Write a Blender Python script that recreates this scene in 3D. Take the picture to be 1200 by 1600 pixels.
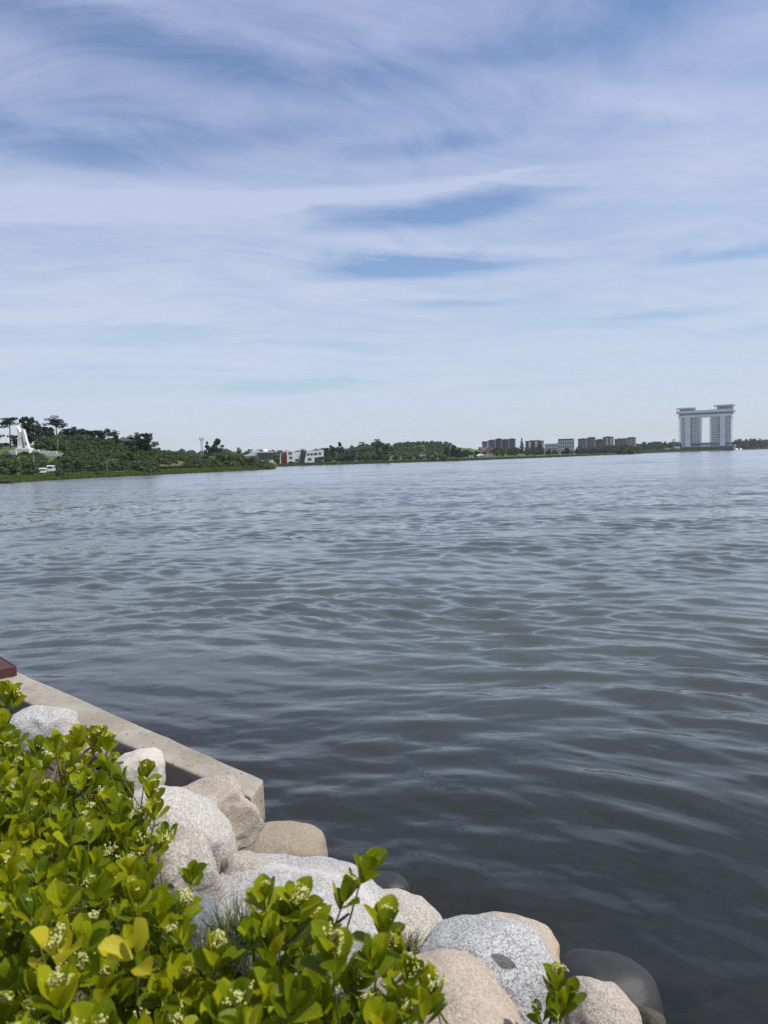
import bpy, bmesh, math, random
import numpy as np
from mathutils import Vector, Matrix, noise
from mathutils.bvhtree import BVHTree

for o in list(bpy.data.objects):
    bpy.data.objects.remove(o)
S = bpy.context.scene
COL = S.collection
rad = math.radians

# ------------------------------------------------------------------ camera
EYE = Vector((0.0, 0.0, 2.8))          # eye height above the lake surface
FPX = 1200.0                           # focal length in photo pixels (photo is 1200 x 1600)
PITCH, ROLL = rad(4.0), rad(1.6)
FWD = Vector((0, math.cos(PITCH), -math.sin(PITCH)))
_u0 = Vector((0, math.sin(PITCH), math.cos(PITCH)))
_r0 = Vector((1, 0, 0))
RGT = _r0 * math.cos(ROLL) - _u0 * math.sin(ROLL)
UPV = _r0 * math.sin(ROLL) + _u0 * math.cos(ROLL)
cd = bpy.data.cameras.new('camera')
cam = bpy.data.objects.new('camera', cd)
COL.objects.link(cam)
m = Matrix((RGT, UPV, -FWD)).transposed().to_4x4()
m.translation = EYE
cam.matrix_world = m
cd.sensor_fit = 'VERTICAL'
cd.lens = 6.86
cd.sensor_height = 6.86 * 1600 / FPX
cd.sensor_width = cd.sensor_height * 0.75
cd.clip_start, cd.clip_end = 0.05, 9000
cd.dof.use_dof = True
cd.dof.focus_distance = 6.5
cd.dof.aperture_fstop = 1.5
S.camera = cam

# ------------------------------------------------------------------ world: sky + cirrus
SUN_AZ, SUN_EL = rad(97), rad(57)
W = bpy.data.worlds.new('World')
S.world = W
W.use_nodes = True
nt = W.node_tree
nt.nodes.clear()


class G:
    """tiny node-graph writer"""
    def __init__(s, tree):
        s.t = tree

    def n(s, kind, **kw):
        nd = s.t.nodes.new(kind)
        for k, v in kw.items():
            setattr(nd, k, v)
        return nd

    def put(s, sock, v):
        if hasattr(v, 'is_output') or isinstance(v, bpy.types.NodeSocket):
            s.t.links.new(v, sock)
        elif v is not None:
            sock.default_value = v

    def m(s, op, a, b=None, c=None, clamp=False):
        nd = s.n('ShaderNodeMath', operation=op, use_clamp=clamp)
        s.put(nd.inputs[0], a)
        if b is not None: s.put(nd.inputs[1], b)
        if c is not None: s.put(nd.inputs[2], c)
        return nd.outputs[0]

    def v(s, op, a, b=None):
        nd = s.n('ShaderNodeVectorMath', operation=op)
        s.put(nd.inputs[0], a)
        if b is not None: s.put(nd.inputs[1], b)
        return nd.outputs['Value'] if op in ('DOT_PRODUCT', 'LENGTH', 'DISTANCE') else nd.outputs['Vector']

    def xyz(s, x, y, z=0.0):
        nd = s.n('ShaderNodeCombineXYZ')
        for i, q in enumerate((x, y, z)): s.put(nd.inputs[i], q)
        return nd.outputs[0]

    def noise(s, vec, scale, detail=4.0, rough=0.5, dist=0.0, dims='3D'):
        nd = s.n('ShaderNodeTexNoise', noise_dimensions=dims)
        s.put(nd.inputs['Vector'], vec)
        s.put(nd.inputs['Scale'], scale)
        nd.inputs['Detail'].default_value = detail
        nd.inputs['Roughness'].default_value = rough
        nd.inputs['Distortion'].default_value = dist
        return nd.outputs['Fac']

    def remap(s, x, a, b, c=0.0, d=1.0, smooth=True):
        nd = s.n('ShaderNodeMapRange', interpolation_type='SMOOTHSTEP' if smooth else 'LINEAR')
        for k, q in zip(('Value', 'From Min', 'From Max', 'To Min', 'To Max'), (x, a, b, c, d)):
            s.put(nd.inputs[k], q)
        return nd.outputs[0]

    def mix(s, f, a, b, kind='MIX'):
        nd = s.n('ShaderNodeMix', data_type='RGBA', blend_type=kind)
        s.put(nd.inputs[0], f)
        for sock, q in ((nd.inputs[6], a), (nd.inputs[7], b)):
            if isinstance(q, tuple) and len(q) == 3: q = (*q, 1)
            s.put(sock, q)
        return nd.outputs[2]


def build_sky():
    g = G(nt)
    sky = g.n('ShaderNodeTexSky', sky_type='NISHITA')
    sky.sun_disc = False
    sky.sun_elevation, sky.sun_rotation = SUN_EL, SUN_AZ
    sky.altitude = 0
    sky.air_density, sky.dust_density, sky.ozone_density = 1.1, 0.6, 2.5
    tc = g.n('ShaderNodeTexCoord').outputs['Generated']
    sep = g.n('ShaderNodeSeparateXYZ')
    g.put(sep.inputs[0], tc)
    x, y, z = sep.outputs
    zc = g.m('ADD', g.m('MAXIMUM', z, 0.0), 0.10)
    px, py = g.m('DIVIDE', x, zc), g.m('DIVIDE', y, zc)           # a flat cloud sheet overhead
    el = g.m('MULTIPLY', g.m('ARCSINE', z), 57.2958)
    az = g.m('MULTIPLY', g.m('ARCTAN2', x, y), 57.2958)
    P = g.xyz(px, py, 0)
    w1 = g.noise(P, 0.7, 3, 0.5)
    w2 = g.noise(g.v('ADD', P, (7.3, 2.1, 0)), 0.7, 3, 0.5)
    wx, wy = g.m('SUBTRACT', w1, 0.5), g.m('SUBTRACT', w2, 0.5)
    qx = g.m('ADD', px, g.m('MULTIPLY', wx, 1.6))
    qy = g.m('ADD', py, g.m('MULTIPLY', wy, 1.2))
    # streaks slightly turned against the view
    sx = g.m('ADD', g.m('MULTIPLY', qx, 0.97), g.m('MULTIPLY', qy, 0.22))
    sy = g.m('SUBTRACT', g.m('MULTIPLY', qy, 0.97), g.m('MULTIPLY', qx, 0.22))
    n1 = g.noise(g.xyz(g.m('MULTIPLY', sx, 0.45), g.m('MULTIPLY', sy, 1.1)), 1.0, 5, 0.55)
    n2 = g.noise(g.xyz(g.m('MULTIPLY', sx, 0.8), g.m('MULTIPLY', sy, 4.2), 3.3), 1.0, 7, 0.6, 0.4)
    n3 = g.noise(g.xyz(g.m('MULTIPLY', sx, 1.6), g.m('MULTIPLY', sy, 9.0), 9.1), 1.0, 9, 0.7, 0.5)
    n4 = g.noise(P, 2.2, 9, 0.68, 0.3)
    veil = g.m('ADD', g.remap(el, 31.0, 12.0, 0.45, 0.80), g.remap(el, 30.0, 48.0, 0.0, 0.35))
    low = g.remap(el, 4.0, 1.0, 0.0, 0.06)
    cov = g.m('SUBTRACT', veil, low)
    cov = g.m('ADD', cov, g.m('MULTIPLY', g.m('SUBTRACT', n1, 0.5), 0.9))
    cov = g.m('ADD', cov, g.m('MULTIPLY', g.m('SUBTRACT', n2, 0.5), 0.75))
    cov = g.m('ADD', cov, g.m('MULTIPLY', g.m('SUBTRACT', n3, 0.5), 0.50))
    cov = g.m('ADD', cov, g.m('MULTIPLY', g.m('SUBTRACT', n4, 0.5), 0.75))
    n5 = g.noise(g.xyz(g.m('ADD', g.m('MULTIPLY', sx, 2.6), g.m('MULTIPLY', sy, 1.4)), g.m('MULTIPLY', sy, 6.0), 5.5), 1.0, 9, 0.72, 0.7)
    cov = g.m('ADD', cov, g.m('MULTIPLY', g.m('SUBTRACT', n5, 0.5), g.remap(el, 8.0, 20.0, 0.15, 0.65)))
    # single clearings and streaks of this sky; (azimuth, elevation, half sizes in degrees, tilt, amount)
    fx = g.m('ADD', az, g.m('MULTIPLY', g.m('SUBTRACT', n2, 0.5), 7.0))
    fy = g.m('ADD', g.m('ADD', el, g.m('MULTIPLY', g.m('SUBTRACT', n3, 0.5), 0.9)),
             g.m('MULTIPLY', g.m('SUBTRACT', n4, 0.5), 1.6))
    for a0, e0, ra, re, tilt, amt in SKY_FEATURES:
        c, s_ = math.cos(rad(tilt)), math.sin(rad(tilt))
        dx, dy = g.m('SUBTRACT', fx, a0), g.m('SUBTRACT', fy, e0)
        u = g.m('DIVIDE', g.m('ADD', g.m('MULTIPLY', dx, c), g.m('MULTIPLY', dy, s_)), ra)
        v = g.m('DIVIDE', g.m('SUBTRACT', g.m('MULTIPLY', dy, c), g.m('MULTIPLY', dx, s_)), re)
        d = g.m('SQRT', g.m('ADD', g.m('MULTIPLY', u, u), g.m('MULTIPLY', v, v)))
        cov = g.m('ADD', cov, g.remap(d, 1.3, 0.1, 0.0, amt))
    cov = g.remap(cov, 0.0, 1.0, 0.03, 0.97, smooth=False)
    cov = g.m('MINIMUM', g.m('MAXIMUM', cov, 0.0), 0.95)
    ccol = g.mix(g.remap(el, 2.0, 30.0), (*CLOUD_LOW, 1), (*CLOUD_HIGH, 1))
    clear = g.mix(1.0, sky.outputs[0], (*SKY_TINT, 1), 'MULTIPLY')
    col = g.mix(cov, clear, ccol)
    bg = g.n('ShaderNodeBackground')
    g.put(bg.inputs['Color'], col)
    bg.inputs['Strength'].default_value = SKY_STRENGTH
    out = g.n('ShaderNodeOutputWorld')
    nt.links.new(bg.outputs[0], out.inputs[0])


HAZE = 0.00009
SKY_STRENGTH = 0.10
SKY_TINT = (1.12, 1.16, 1.30)
CLOUD_LOW = (6.05, 6.9, 8.3)
CLOUD_HIGH = (4.9, 5.55, 7.9)
SKY_FEATURES = [
    (3.5, 13.7, 9.5, 0.95, -2.0, -1.15),     # clear lens in mid sky
    (0.0, 13.3, 6.5, 0.55, 1.0, -0.45),
    (4.5, 17.1, 10.0, 1.0, 5.0, -0.75),      # blue below the long streak
    (-6.0, 18.2, 17.0, 0.75, 3.0, 0.60),     # the long streak
    (7.5, 19.0, 5.0, 0.28, 6.0, 0.50),
    (-18.0, 17.6, 12.0, 2.0, 2.0, 0.40),
    (-23.0, 20.6, 10.0, 1.4, -4.0, -0.48),    # blue on the left
    (-12.0, 21.8, 10.0, 1.4, 5.0, -0.36),
    (4.0, 21.3, 7.0, 0.8, 3.0, -0.36),
    (6.0, 11.0, 5.5, 0.45, -2.0, -0.45),
    (25.0, 12.8, 7.0, 0.55, 0.0, -0.65),
    (21.0, 9.3, 7.0, 0.40, 0.0, -0.50),
    (27.0, 7.6, 5.0, 0.5, 0.0, -0.40),
    (-6.0, 5.4, 8.0, 0.6, 0.0, -0.55),
    (10.0, 5.0, 9.0, 0.35, 0.0, -0.40),
    (-15.0, 9.5, 8.0, 0.5, 0.0, -0.22),
    (24.0, 28.5, 14.0, 2.8, 6.0, -0.42),
    (-17.0, 27.0, 14.0, 1.8, -6.0, -0.38),
    (5.0, 26.0, 14.0, 1.6, 4.0, -0.25),
    (-24.0, 30.5, 9.0, 1.6, -8.0, 0.35),
    (20.0, 22.5, 12.0, 1.4, -12.0, 0.35),
    (22.0, 18.5, 14.0, 2.0, 0.0, 0.25),
]
build_sky()
sl = bpy.data.lights.new('sun', 'SUN')
sl.energy = 4.7
sl.angle = rad(0.6)
sl.color = (1.0, 0.94, 0.84)
sun = bpy.data.objects.new('sun', sl)
COL.objects.link(sun)
to_sun = Vector((math.cos(SUN_EL) * math.sin(SUN_AZ), math.cos(SUN_EL) * math.cos(SUN_AZ), math.sin(SUN_EL)))
sun.rotation_euler = to_sun.to_track_quat('Z', 'Y').to_euler()
sun.location = (20, 0, 40)
S.view_settings.view_transform = 'Standard'
S.view_settings.look = 'None'
S.view_settings.exposure = 0.0
S.view_settings.gamma = 1.0
S.view_settings.use_curve_mapping = False
S.cycles.max_bounces = 7
S.cycles.diffuse_bounces = 2
S.cycles.glossy_bounces = 3
S.cycles.transmission_bounces = 4
S.cycles.transparent_max_bounces = 6
S.cycles.volume_bounces = 0
S.cycles.caustics_reflective = False
S.cycles.caustics_refractive = False
S.cycles.use_denoising = False
S.cycles.use_adaptive_sampling = False


# ------------------------------------------------------------------ helpers
def ray(px, py):
    return FWD + RGT * ((px - 600) / FPX) + UPV * ((800 - py) / FPX)


def at_d(px, py, d):
    """point of the place seen at photo pixel (px, py), d metres ahead"""
    D = ray(px, py)
    return EYE + D * (d / D.y)


def at_z(px, py, z):
    D = ray(px, py)
    return EYE + D * ((z - EYE.z) / D.z)


def tag(o, label=None, cat=None, group=None, kind=None):
    if label: o['label'] = label
    if cat: o['category'] = cat
    if group: o['group'] = group
    if kind: o['kind'] = kind
    return o


def empty(name, loc=(0, 0, 0), rz=0.0, label=None, cat=None, group=None):
    o = bpy.data.objects.new(name, None)
    COL.objects.link(o)
    o.location = loc
    o.rotation_euler = (0, 0, rz)
    o.empty_display_size = 0.2
    return tag(o, label, cat, group)


def link(name, me, parent=None, mat=None, loc=None):
    o = bpy.data.objects.new(name, me)
    COL.objects.link(o)
    if parent: o.parent = parent
    if mat and not me.materials: me.materials.append(mat)
    if loc is not None: o.location = loc
    return o


def np_mesh(name, verts, faces, smooth=False):
    """mesh from an (n,3) array and an (f,3) or (f,4) index array"""
    verts = np.asarray(verts, dtype=np.float32)
    faces = np.asarray(faces, dtype=np.int32)
    me = bpy.data.meshes.new(name)
    k = faces.shape[1]
    me.vertices.add(len(verts))
    me.vertices.foreach_set('co', verts.ravel())
    me.loops.add(faces.size)
    me.loops.foreach_set('vertex_index', faces.ravel())
    me.polygons.add(len(faces))
    me.polygons.foreach_set('loop_start', np.arange(0, faces.size, k, dtype=np.int32))
    if smooth:
        me.polygons.foreach_set('use_smooth', np.ones(len(faces), dtype=bool))
    me.update(calc_edges=True)
    return me


class MB:
    """collects shapes and links them as one mesh object"""
    def __init__(s):
        s.v, s.f = [], []

    def box(s, x0, x1, y0, y1, z0, z1):
        b = len(s.v)
        s.v += [(x0, y0, z0), (x1, y0, z0), (x1, y1, z0), (x0, y1, z0), (x0, y0, z1), (x1, y0, z1), (x1, y1, z1), (x0, y1, z1)]
        s.f += [tuple(b + i for i in q) for q in ((3, 2, 1, 0), (4, 5, 6, 7), (0, 1, 5, 4), (1, 2, 6, 5), (2, 3, 7, 6), (3, 0, 4, 7))]
        return s

    def prism(s, pts, z0, z1):
        """plan polygon (counter-clockwise) pulled up from z0 to z1"""
        b, n = len(s.v), len(pts)
        s.v += [(p[0], p[1], z0) for p in pts] + [(p[0], p[1], z1) for p in pts]
        s.f += [tuple(b + i for i in reversed(range(n))), tuple(b + n + i for i in range(n))]
        s.f += [(b + i, b + (i + 1) % n, b + n + (i + 1) % n, b + n + i) for i in range(n)]
        return s

    def extrude_y(s, pts, y0, y1):
        """elevation polygon (x, z), counter-clockwise seen from -y, pulled from y0 back to y1"""
        b, n = len(s.v), len(pts)
        s.v += [(p[0], y0, p[1]) for p in pts] + [(p[0], y1, p[1]) for p in pts]
        s.f += [tuple(b + i for i in range(n)), tuple(b + n + i for i in reversed(range(n)))]
        s.f += [(b + (i + 1) % n, b + i, b + n + i, b + n + (i + 1) % n) for i in range(n)]
        return s

    def tube(s, pts, radii, n=6, cap=True):
        pts = [Vector(p) for p in pts]
        base = len(s.v)
        for i, p in enumerate(pts):
            d = (pts[min(i + 1, len(pts) - 1)] - pts[max(i - 1, 0)]).normalized()
            a = d.orthogonal().normalized() if i == 0 else (a - d * a.dot(d)).normalized()
            c = d.cross(a)
            for k in range(n):
                t = 2 * math.pi * k / n
                s.v.append(tuple(p + (a * math.cos(t) + c * math.sin(t)) * radii[i]))
        for i in range(len(pts) - 1):
            for k in range(n):
                s.f.append((base + i * n + k, base + i * n + (k + 1) % n, base + (i + 1) * n + (k + 1) % n, base + (i + 1) * n + k))
        if cap:
            s.f.append(tuple(base + k for k in reversed(range(n))))
            s.f.append(tuple(base + (len(pts) - 1) * n + k for k in range(n)))
        return s

    def ball(s, c, r, seg=8, rings=5, zs=1.0, top_only=False):
        base = len(s.v)
        lo = 0.0 if top_only else -math.pi / 2
        for i in range(rings + 1):
            e = lo + (math.pi / 2 - lo) * i / rings
            for k in range(seg):
                t = 2 * math.pi * k / seg
                s.v.append((c[0] + r * math.cos(e) * math.cos(t), c[1] + r * math.cos(e) * math.sin(t), c[2] + zs * r * math.sin(e)))
        for i in range(rings):
            for k in range(seg):
                s.f.append((base + i * seg + k, base + i * seg + (k + 1) % seg, base + (i + 1) * seg + (k + 1) % seg, base + (i + 1) * seg + k))
        return s

    def build(s, name, mat, parent=None, smooth=False, bevel=0.0):
        me = bpy.data.meshes.new(name)
        me.from_pydata(s.v, [], s.f)
        if smooth:
            me.polygons.foreach_set('use_smooth', np.ones(len(me.polygons), dtype=bool))
        me.materials.append(mat)
        o = link(name, me, parent)
        if bevel:
            b = o.modifiers.new('edge', 'BEVEL')
            b.width, b.segments, b.limit_method = bevel, 2, 'ANGLE'
        return o


# ------------------------------------------------------------------ materials
def new_mat(name):
    mt = bpy.data.materials.new(name)
    mt.use_nodes = True
    mt.node_tree.nodes.clear()
    g = G(mt.node_tree)
    out = g.n('ShaderNodeOutputMaterial')
    return mt, g, out


def principled(g, out, col, rough=0.7, spec=0.3, normal=None, metal=0.0):
    p = g.n('ShaderNodeBsdfPrincipled')
    if isinstance(col, tuple) and len(col) == 3: col = (*col, 1)
    g.put(p.inputs['Base Color'], col)
    g.put(p.inputs['Roughness'], rough)
    p.inputs['Specular IOR Level'].default_value = spec
    p.inputs['Metallic'].default_value = metal
    if normal is not None: g.put(p.inputs['Normal'], normal)
    g.t.links.new(p.outputs[0], out.inputs[0])
    return p


def bump(g, h, strength, dist):
    b = g.n('ShaderNodeBump')
    b.inputs['Strength'].default_value = strength
    b.inputs['Distance'].default_value = dist
    g.put(b.inputs['Height'], h)
    return b.outputs[0]


def plain(name, col, rough=0.7, var=0.15, scale=1.0, spec=0.3, metal=0.0):
    mt, g, out = new_mat(name)
    tc = g.n('ShaderNodeTexCoord').outputs['Object']
    nz = g.noise(tc, scale, 6, 0.6)
    a = tuple(c * (1 - var) for c in col)
    b = tuple(min(1, c * (1 + var)) for c in col)
    c = g.mix(g.remap(nz, 0.3, 0.7), a, b)
    principled(g, out, c, rough, spec, None, metal)
    return mt


def foliage_mat(name, a, b, transl=0.25):
    mt, g, out = new_mat(name)
    gi = g.n('ShaderNodeNewGeometry').outputs['Random Per Island']
    oi = g.n('ShaderNodeObjectInfo').outputs['Random']
    pos = g.n('ShaderNodeTexCoord').outputs['Object']
    nz = g.noise(pos, 3.0, 3, 0.6)
    f = g.m('ADD', g.m('MULTIPLY', gi, 0.35), g.m('ADD', g.m('MULTIPLY', oi, 0.3), g.m('MULTIPLY', g.remap(nz, 0.3, 0.7), 0.35)))
    c = g.mix(f, a, b)
    p = g.n('ShaderNodeBsdfPrincipled')
    g.put(p.inputs['Base Color'], c)
    p.inputs['Roughness'].default_value = 0.75
    p.inputs['Specular IOR Level'].default_value = 0.2
    t = g.n('ShaderNodeBsdfTranslucent')
    g.put(t.inputs[0], c)
    mx = g.n('ShaderNodeMixShader')
    mx.inputs[0].default_value = transl
    g.t.links.new(p.outputs[0], mx.inputs[1])
    g.t.links.new(t.outputs[0], mx.inputs[2])
    g.t.links.new(mx.outputs[0], out.inputs[0])
    return mt


def granite(name, light, mid, dark, speck=0.5, stain=None, stain_amt=0.0, wet=False, bumpk=0.75, vein=None, patch=None):
    """speckled boulder stone; vein = (normal, offset, half width, colour); patch = (centre, axis u, axis v, colour)"""
    mt, g, out = new_mat(name)
    P = g.n('ShaderNodeTexCoord').outputs['Object']
    fine = g.noise(P, 260, 3, 0.75)
    grain = g.noise(P, 120, 3, 0.7)
    big = g.noise(P, 3.2, 5, 0.6)
    vor = g.n('ShaderNodeTexVoronoi')
    g.put(vor.inputs['Vector'], P)
    vor.inputs['Scale'].default_value = 210
    cell = g.n('ShaderNodeSeparateColor')
    g.put(cell.inputs[0], vor.outputs['Color'])
    r0 = cell.outputs[0]
    c = g.mix(g.remap(r0, 0.45, 0.75, smooth=False), mid, light)
    c = g.mix(g.m('MULTIPLY', g.remap(r0, 0.22, 0.12, smooth=False), speck), c, dark)
    c = g.mix(g.m('MULTIPLY', g.remap(fine, 0.40, 0.60), 0.35), c, light)
    c = g.mix(g.m('MULTIPLY', g.remap(grain, 0.58, 0.70), speck * 0.45), c, dark)
    c = g.mix(g.m('MULTIPLY', g.remap(g.noise(P, 5, 7, 0.7, 0.4), 0.35, 0.80), 0.5), c, mid)
    ck = g.n('ShaderNodeTexVoronoi', feature='DISTANCE_TO_EDGE')
    g.put(ck.inputs['Vector'], g.v('ADD', P, g.v('SCALE', g.n('ShaderNodeTexNoise').outputs['Color'])) if False else g.v('ADD', P, g.xyz(g.m('MULTIPLY', g.noise(P, 9, 5, 0.7), 0.12), g.m('MULTIPLY', g.noise(g.v('ADD', P, (3, 3, 3)), 9, 5, 0.7), 0.12), 0.0)))
    ck.inputs['Scale'].default_value = 4.2
    crack = g.m('MULTIPLY', g.remap(ck.outputs['Distance'], 0.022, 0.004), g.remap(g.noise(P, 4.5, 3), 0.52, 0.60))
    c = g.mix(g.m('MULTIPLY', crack, 0.55), c, dark)
    dirt = g.m('MULTIPLY', g.remap(g.noise(P, 2.6, 8, 0.72, 0.5), 0.54, 0.68), 0.42)
    c = g.mix(dirt, c, (0.13, 0.105, 0.075))
    if stain:
        c = g.mix(g.m('MULTIPLY', g.remap(big, 0.42, 0.66), stain_amt), c, stain)
    if vein:
        n_, d_, w_, vc = vein
        wob = g.m('MULTIPLY', g.m('SUBTRACT', g.noise(P, 7.0, 5, 0.6), 0.5), 0.12)
        dd = g.m('ABSOLUTE', g.m('ADD', g.m('SUBTRACT', g.v('DOT_PRODUCT', P, tuple(n_)), d_), wob))
        c = g.mix(g.m('MULTIPLY', g.remap(dd, w_ * 1.6, 0.0), 0.5), c, vc)
    if patch:
        c0, au, av, pc = patch
        q = g.v('SUBTRACT', P, tuple(c0))
        wob = g.m('MULTIPLY', g.m('SUBTRACT', g.noise(P, 30.0, 4, 0.6), 0.5), 0.5)
        u, v = g.v('DOT_PRODUCT', q, tuple(au)), g.v('DOT_PRODUCT', q, tuple(av))
        dd = g.m('ADD', g.m('ADD', g.m('ABSOLUTE', v), g.m('MULTIPLY', g.m('MULTIPLY', u, u), 0.9)), wob)
        c = g.mix(g.m('MULTIPLY', g.remap(dd, 1.0, 0.75), 0.85), c, pc)
    h = g.m('ADD', g.m('MULTIPLY', grain, 0.5), g.m('ADD', g.m('MULTIPLY', fine, 0.3), g.m('MULTIPLY', g.noise(P, 22, 8, 0.75), 1.8)))
    nrm = bump(g, h, bumpk, 0.012)
    # stones stay wet just above the lake surface
    wz = g.n('ShaderNodeSeparateXYZ')
    g.put(wz.inputs[0], g.n('ShaderNodeNewGeometry').outputs['Position'])
    zz = g.m('ADD', wz.outputs[2], g.m('MULTIPLY', g.m('SUBTRACT', g.noise(P, 6, 3), 0.5), 0.06))
    wetf = g.remap(zz, 0.12, 0.05)
    if wet: wetf = g.m('MAXIMUM', wetf, g.remap(zz, 0.40, 0.22))
    c = g.mix(wetf, c, g.mix(0.78, c, (0.012, 0.013, 0.012)))
    rgh = g.m('SUBTRACT', 0.78, g.m('MULTIPLY', wetf, 0.28))
    principled(g, out, c, rgh, 0.35, nrm)
    return mt


M = {}
M['white_paint'] = plain('white_paint', (0.78, 0.79, 0.80), 0.6, 0.05, 0.3)
M['white_stone'] = plain('white_stone', (0.72, 0.71, 0.68), 0.8, 0.08, 0.6)
M['pale_wall'] = plain('pale_wall', (0.62, 0.61, 0.58), 0.8, 0.08, 0.3)
M['grey_wall'] = plain('grey_wall', (0.20, 0.205, 0.22), 0.85, 0.12, 0.2)
M['dark_wall'] = plain('dark_wall', (0.10, 0.105, 0.115), 0.85, 0.15, 0.2)
M['beige_wall'] = plain('beige_wall', (0.42, 0.38, 0.32), 0.85, 0.12, 0.2)
M['red_panel'] = plain('red_panel', (0.30, 0.035, 0.03), 0.5, 0.15, 0.8)
M['black_panel'] = plain('black_panel', (0.03, 0.032, 0.04), 0.5, 0.2, 0.5)
M['roof_dark'] = plain('roof_dark', (0.07, 0.07, 0.075), 0.8, 0.2, 0.7)
M['roof_red'] = plain('roof_red', (0.24, 0.11, 0.08), 0.85, 0.2, 0.5)
M['glass'] = plain('glass', (0.045, 0.055, 0.075), 0.12, 0.2, 0.3, 0.6)
M['hotel_glass'] = plain('hotel_glass', (0.12, 0.14, 0.19), 0.15, 0.2, 0.2, 0.6)
M['grey_metal'] = plain('grey_metal', (0.32, 0.33, 0.34), 0.5, 0.1, 1.0, 0.4, 0.3)
M['dark_metal'] = plain('dark_metal', (0.06, 0.06, 0.065), 0.5, 0.1, 1.0)
M['bark'] = plain('bark', (0.12, 0.09, 0.07), 0.9, 0.3, 4.0)
M['pale_bark'] = plain('pale_bark', (0.26, 0.22, 0.19), 0.9, 0.25, 4.0)
M['pine'] = foliage_mat('pine_needles', (0.022, 0.038, 0.024), (0.056, 0.080, 0.044), 0.15)
M['broad'] = foliage_mat('broad_leaves', (0.050, 0.088, 0.030), (0.120, 0.165, 0.058), 0.28)
M['willow'] = foliage_mat('pale_leaves', (0.085, 0.130, 0.035), (0.160, 0.205, 0.070), 0.3)
M['wood'] = foliage_mat('wood_leaves', (0.055, 0.092, 0.034), (0.130, 0.175, 0.064), 0.28)
M['reed'] = foliage_mat('reed_leaves', (0.085, 0.130, 0.022), (0.190, 0.230, 0.060), 0.35)
M['van_paint'] = plain('van_paint', (0.75, 0.76, 0.77), 0.25, 0.03, 1.0, 0.5)
M['rubber'] = plain('rubber', (0.02, 0.02, 0.02), 0.9, 0.1, 1.0)


def grass_mat():
    mt, g, out = new_mat('bank_grass')
    P = g.n('ShaderNodeTexCoord').outputs['Object']
    a = g.noise(P, 0.08, 5, 0.6)
    b = g.noise(P, 1.2, 6, 0.65)
    c = g.mix(g.remap(b, 0.3, 0.7), (0.045, 0.075, 0.018), (0.115, 0.145, 0.045))
    c = g.mix(g.m('MULTIPLY', g.remap(a, 0.5, 0.7), 0.5), c, (0.16, 0.13, 0.07))
    principled(g, out, c, 0.95, 0.1, bump(g, b, 0.8, 0.15))
    return mt


def soil_mat():
    mt, g, out = new_mat('bank_soil')
    P = g.n('ShaderNodeTexCoord').outputs['Object']
    b = g.noise(P, 9, 8, 0.7)
    c = g.mix(g.remap(b, 0.3, 0.7), (0.035, 0.028, 0.02), (0.12, 0.095, 0.07))
    principled(g, out, c, 0.95, 0.1, bump(g, b, 0.9, 0.03))
    return mt


def bed_mat():
    mt, g, out = new_mat('lake_bed_mud')
    P = g.n('ShaderNodeTexCoord').outputs['Object']
    b = g.noise(P, 3, 8, 0.65)
    c = g.mix(g.remap(b, 0.35, 0.65), (0.020, 0.018, 0.011), (0.095, 0.078, 0.048))
    principled(g, out, c, 0.95, 0.1)
    return mt


def concrete_mat():
    mt, g, out = new_mat('old_concrete')
    P = g.n('ShaderNodeTexCoord').outputs['Object']
    big = g.noise(P, 1.6, 6, 0.6)
    mid = g.noise(P, 14, 6, 0.7)
    fine = g.noise(P, 120, 3, 0.7)
    c = g.mix(g.remap(big, 0.3, 0.7), (0.225, 0.20, 0.16), (0.35, 0.32, 0.265))
    c = g.mix(g.m('MULTIPLY', g.remap(mid, 0.5, 0.7), 0.45), c, (0.15, 0.125, 0.09))
    c = g.mix(g.m('MULTIPLY', g.remap(fine, 0.5, 0.7), 0.5), c, (0.40, 0.38, 0.33))
    vor = g.n('ShaderNodeTexVoronoi')
    g.put(vor.inputs['Vector'], P)
    vor.inputs['Scale'].default_value = 17
    vor.inputs['Randomness'].default_value = 1.0
    pit = g.remap(vor.outputs['Distance'], 0.22, 0.12)
    sc = g.n('ShaderNodeSeparateColor')
    g.put(sc.inputs[0], vor.outputs['Color'])
    pit = g.m('MULTIPLY', pit, g.remap(sc.outputs[0], 0.62, 0.66))
    c = g.mix(g.m('MULTIPLY', pit, 0.8), c, (0.09, 0.075, 0.06))
    wz = g.n('ShaderNodeSeparateXYZ')
    g.put(wz.inputs[0], g.n('ShaderNodeNewGeometry').outputs['Position'])
    zz = g.m('ADD', wz.outputs[2], g.m('MULTIPLY', g.m('SUBTRACT', g.noise(P, 5, 4), 0.5), 0.12))
    wetf = g.remap(zz, 0.22, 0.10)
    c = g.mix(wetf, c, (0.022, 0.022, 0.017))
    h = g.m('SUBTRACT', g.m('ADD', g.m('MULTIPLY', mid, 0.6), g.m('MULTIPLY', fine, 0.4)), g.m('MULTIPLY', pit, 1.2))
    principled(g, out, c, 0.85, 0.25, bump(g, h, 0.5, 0.01))
    return mt


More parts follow.
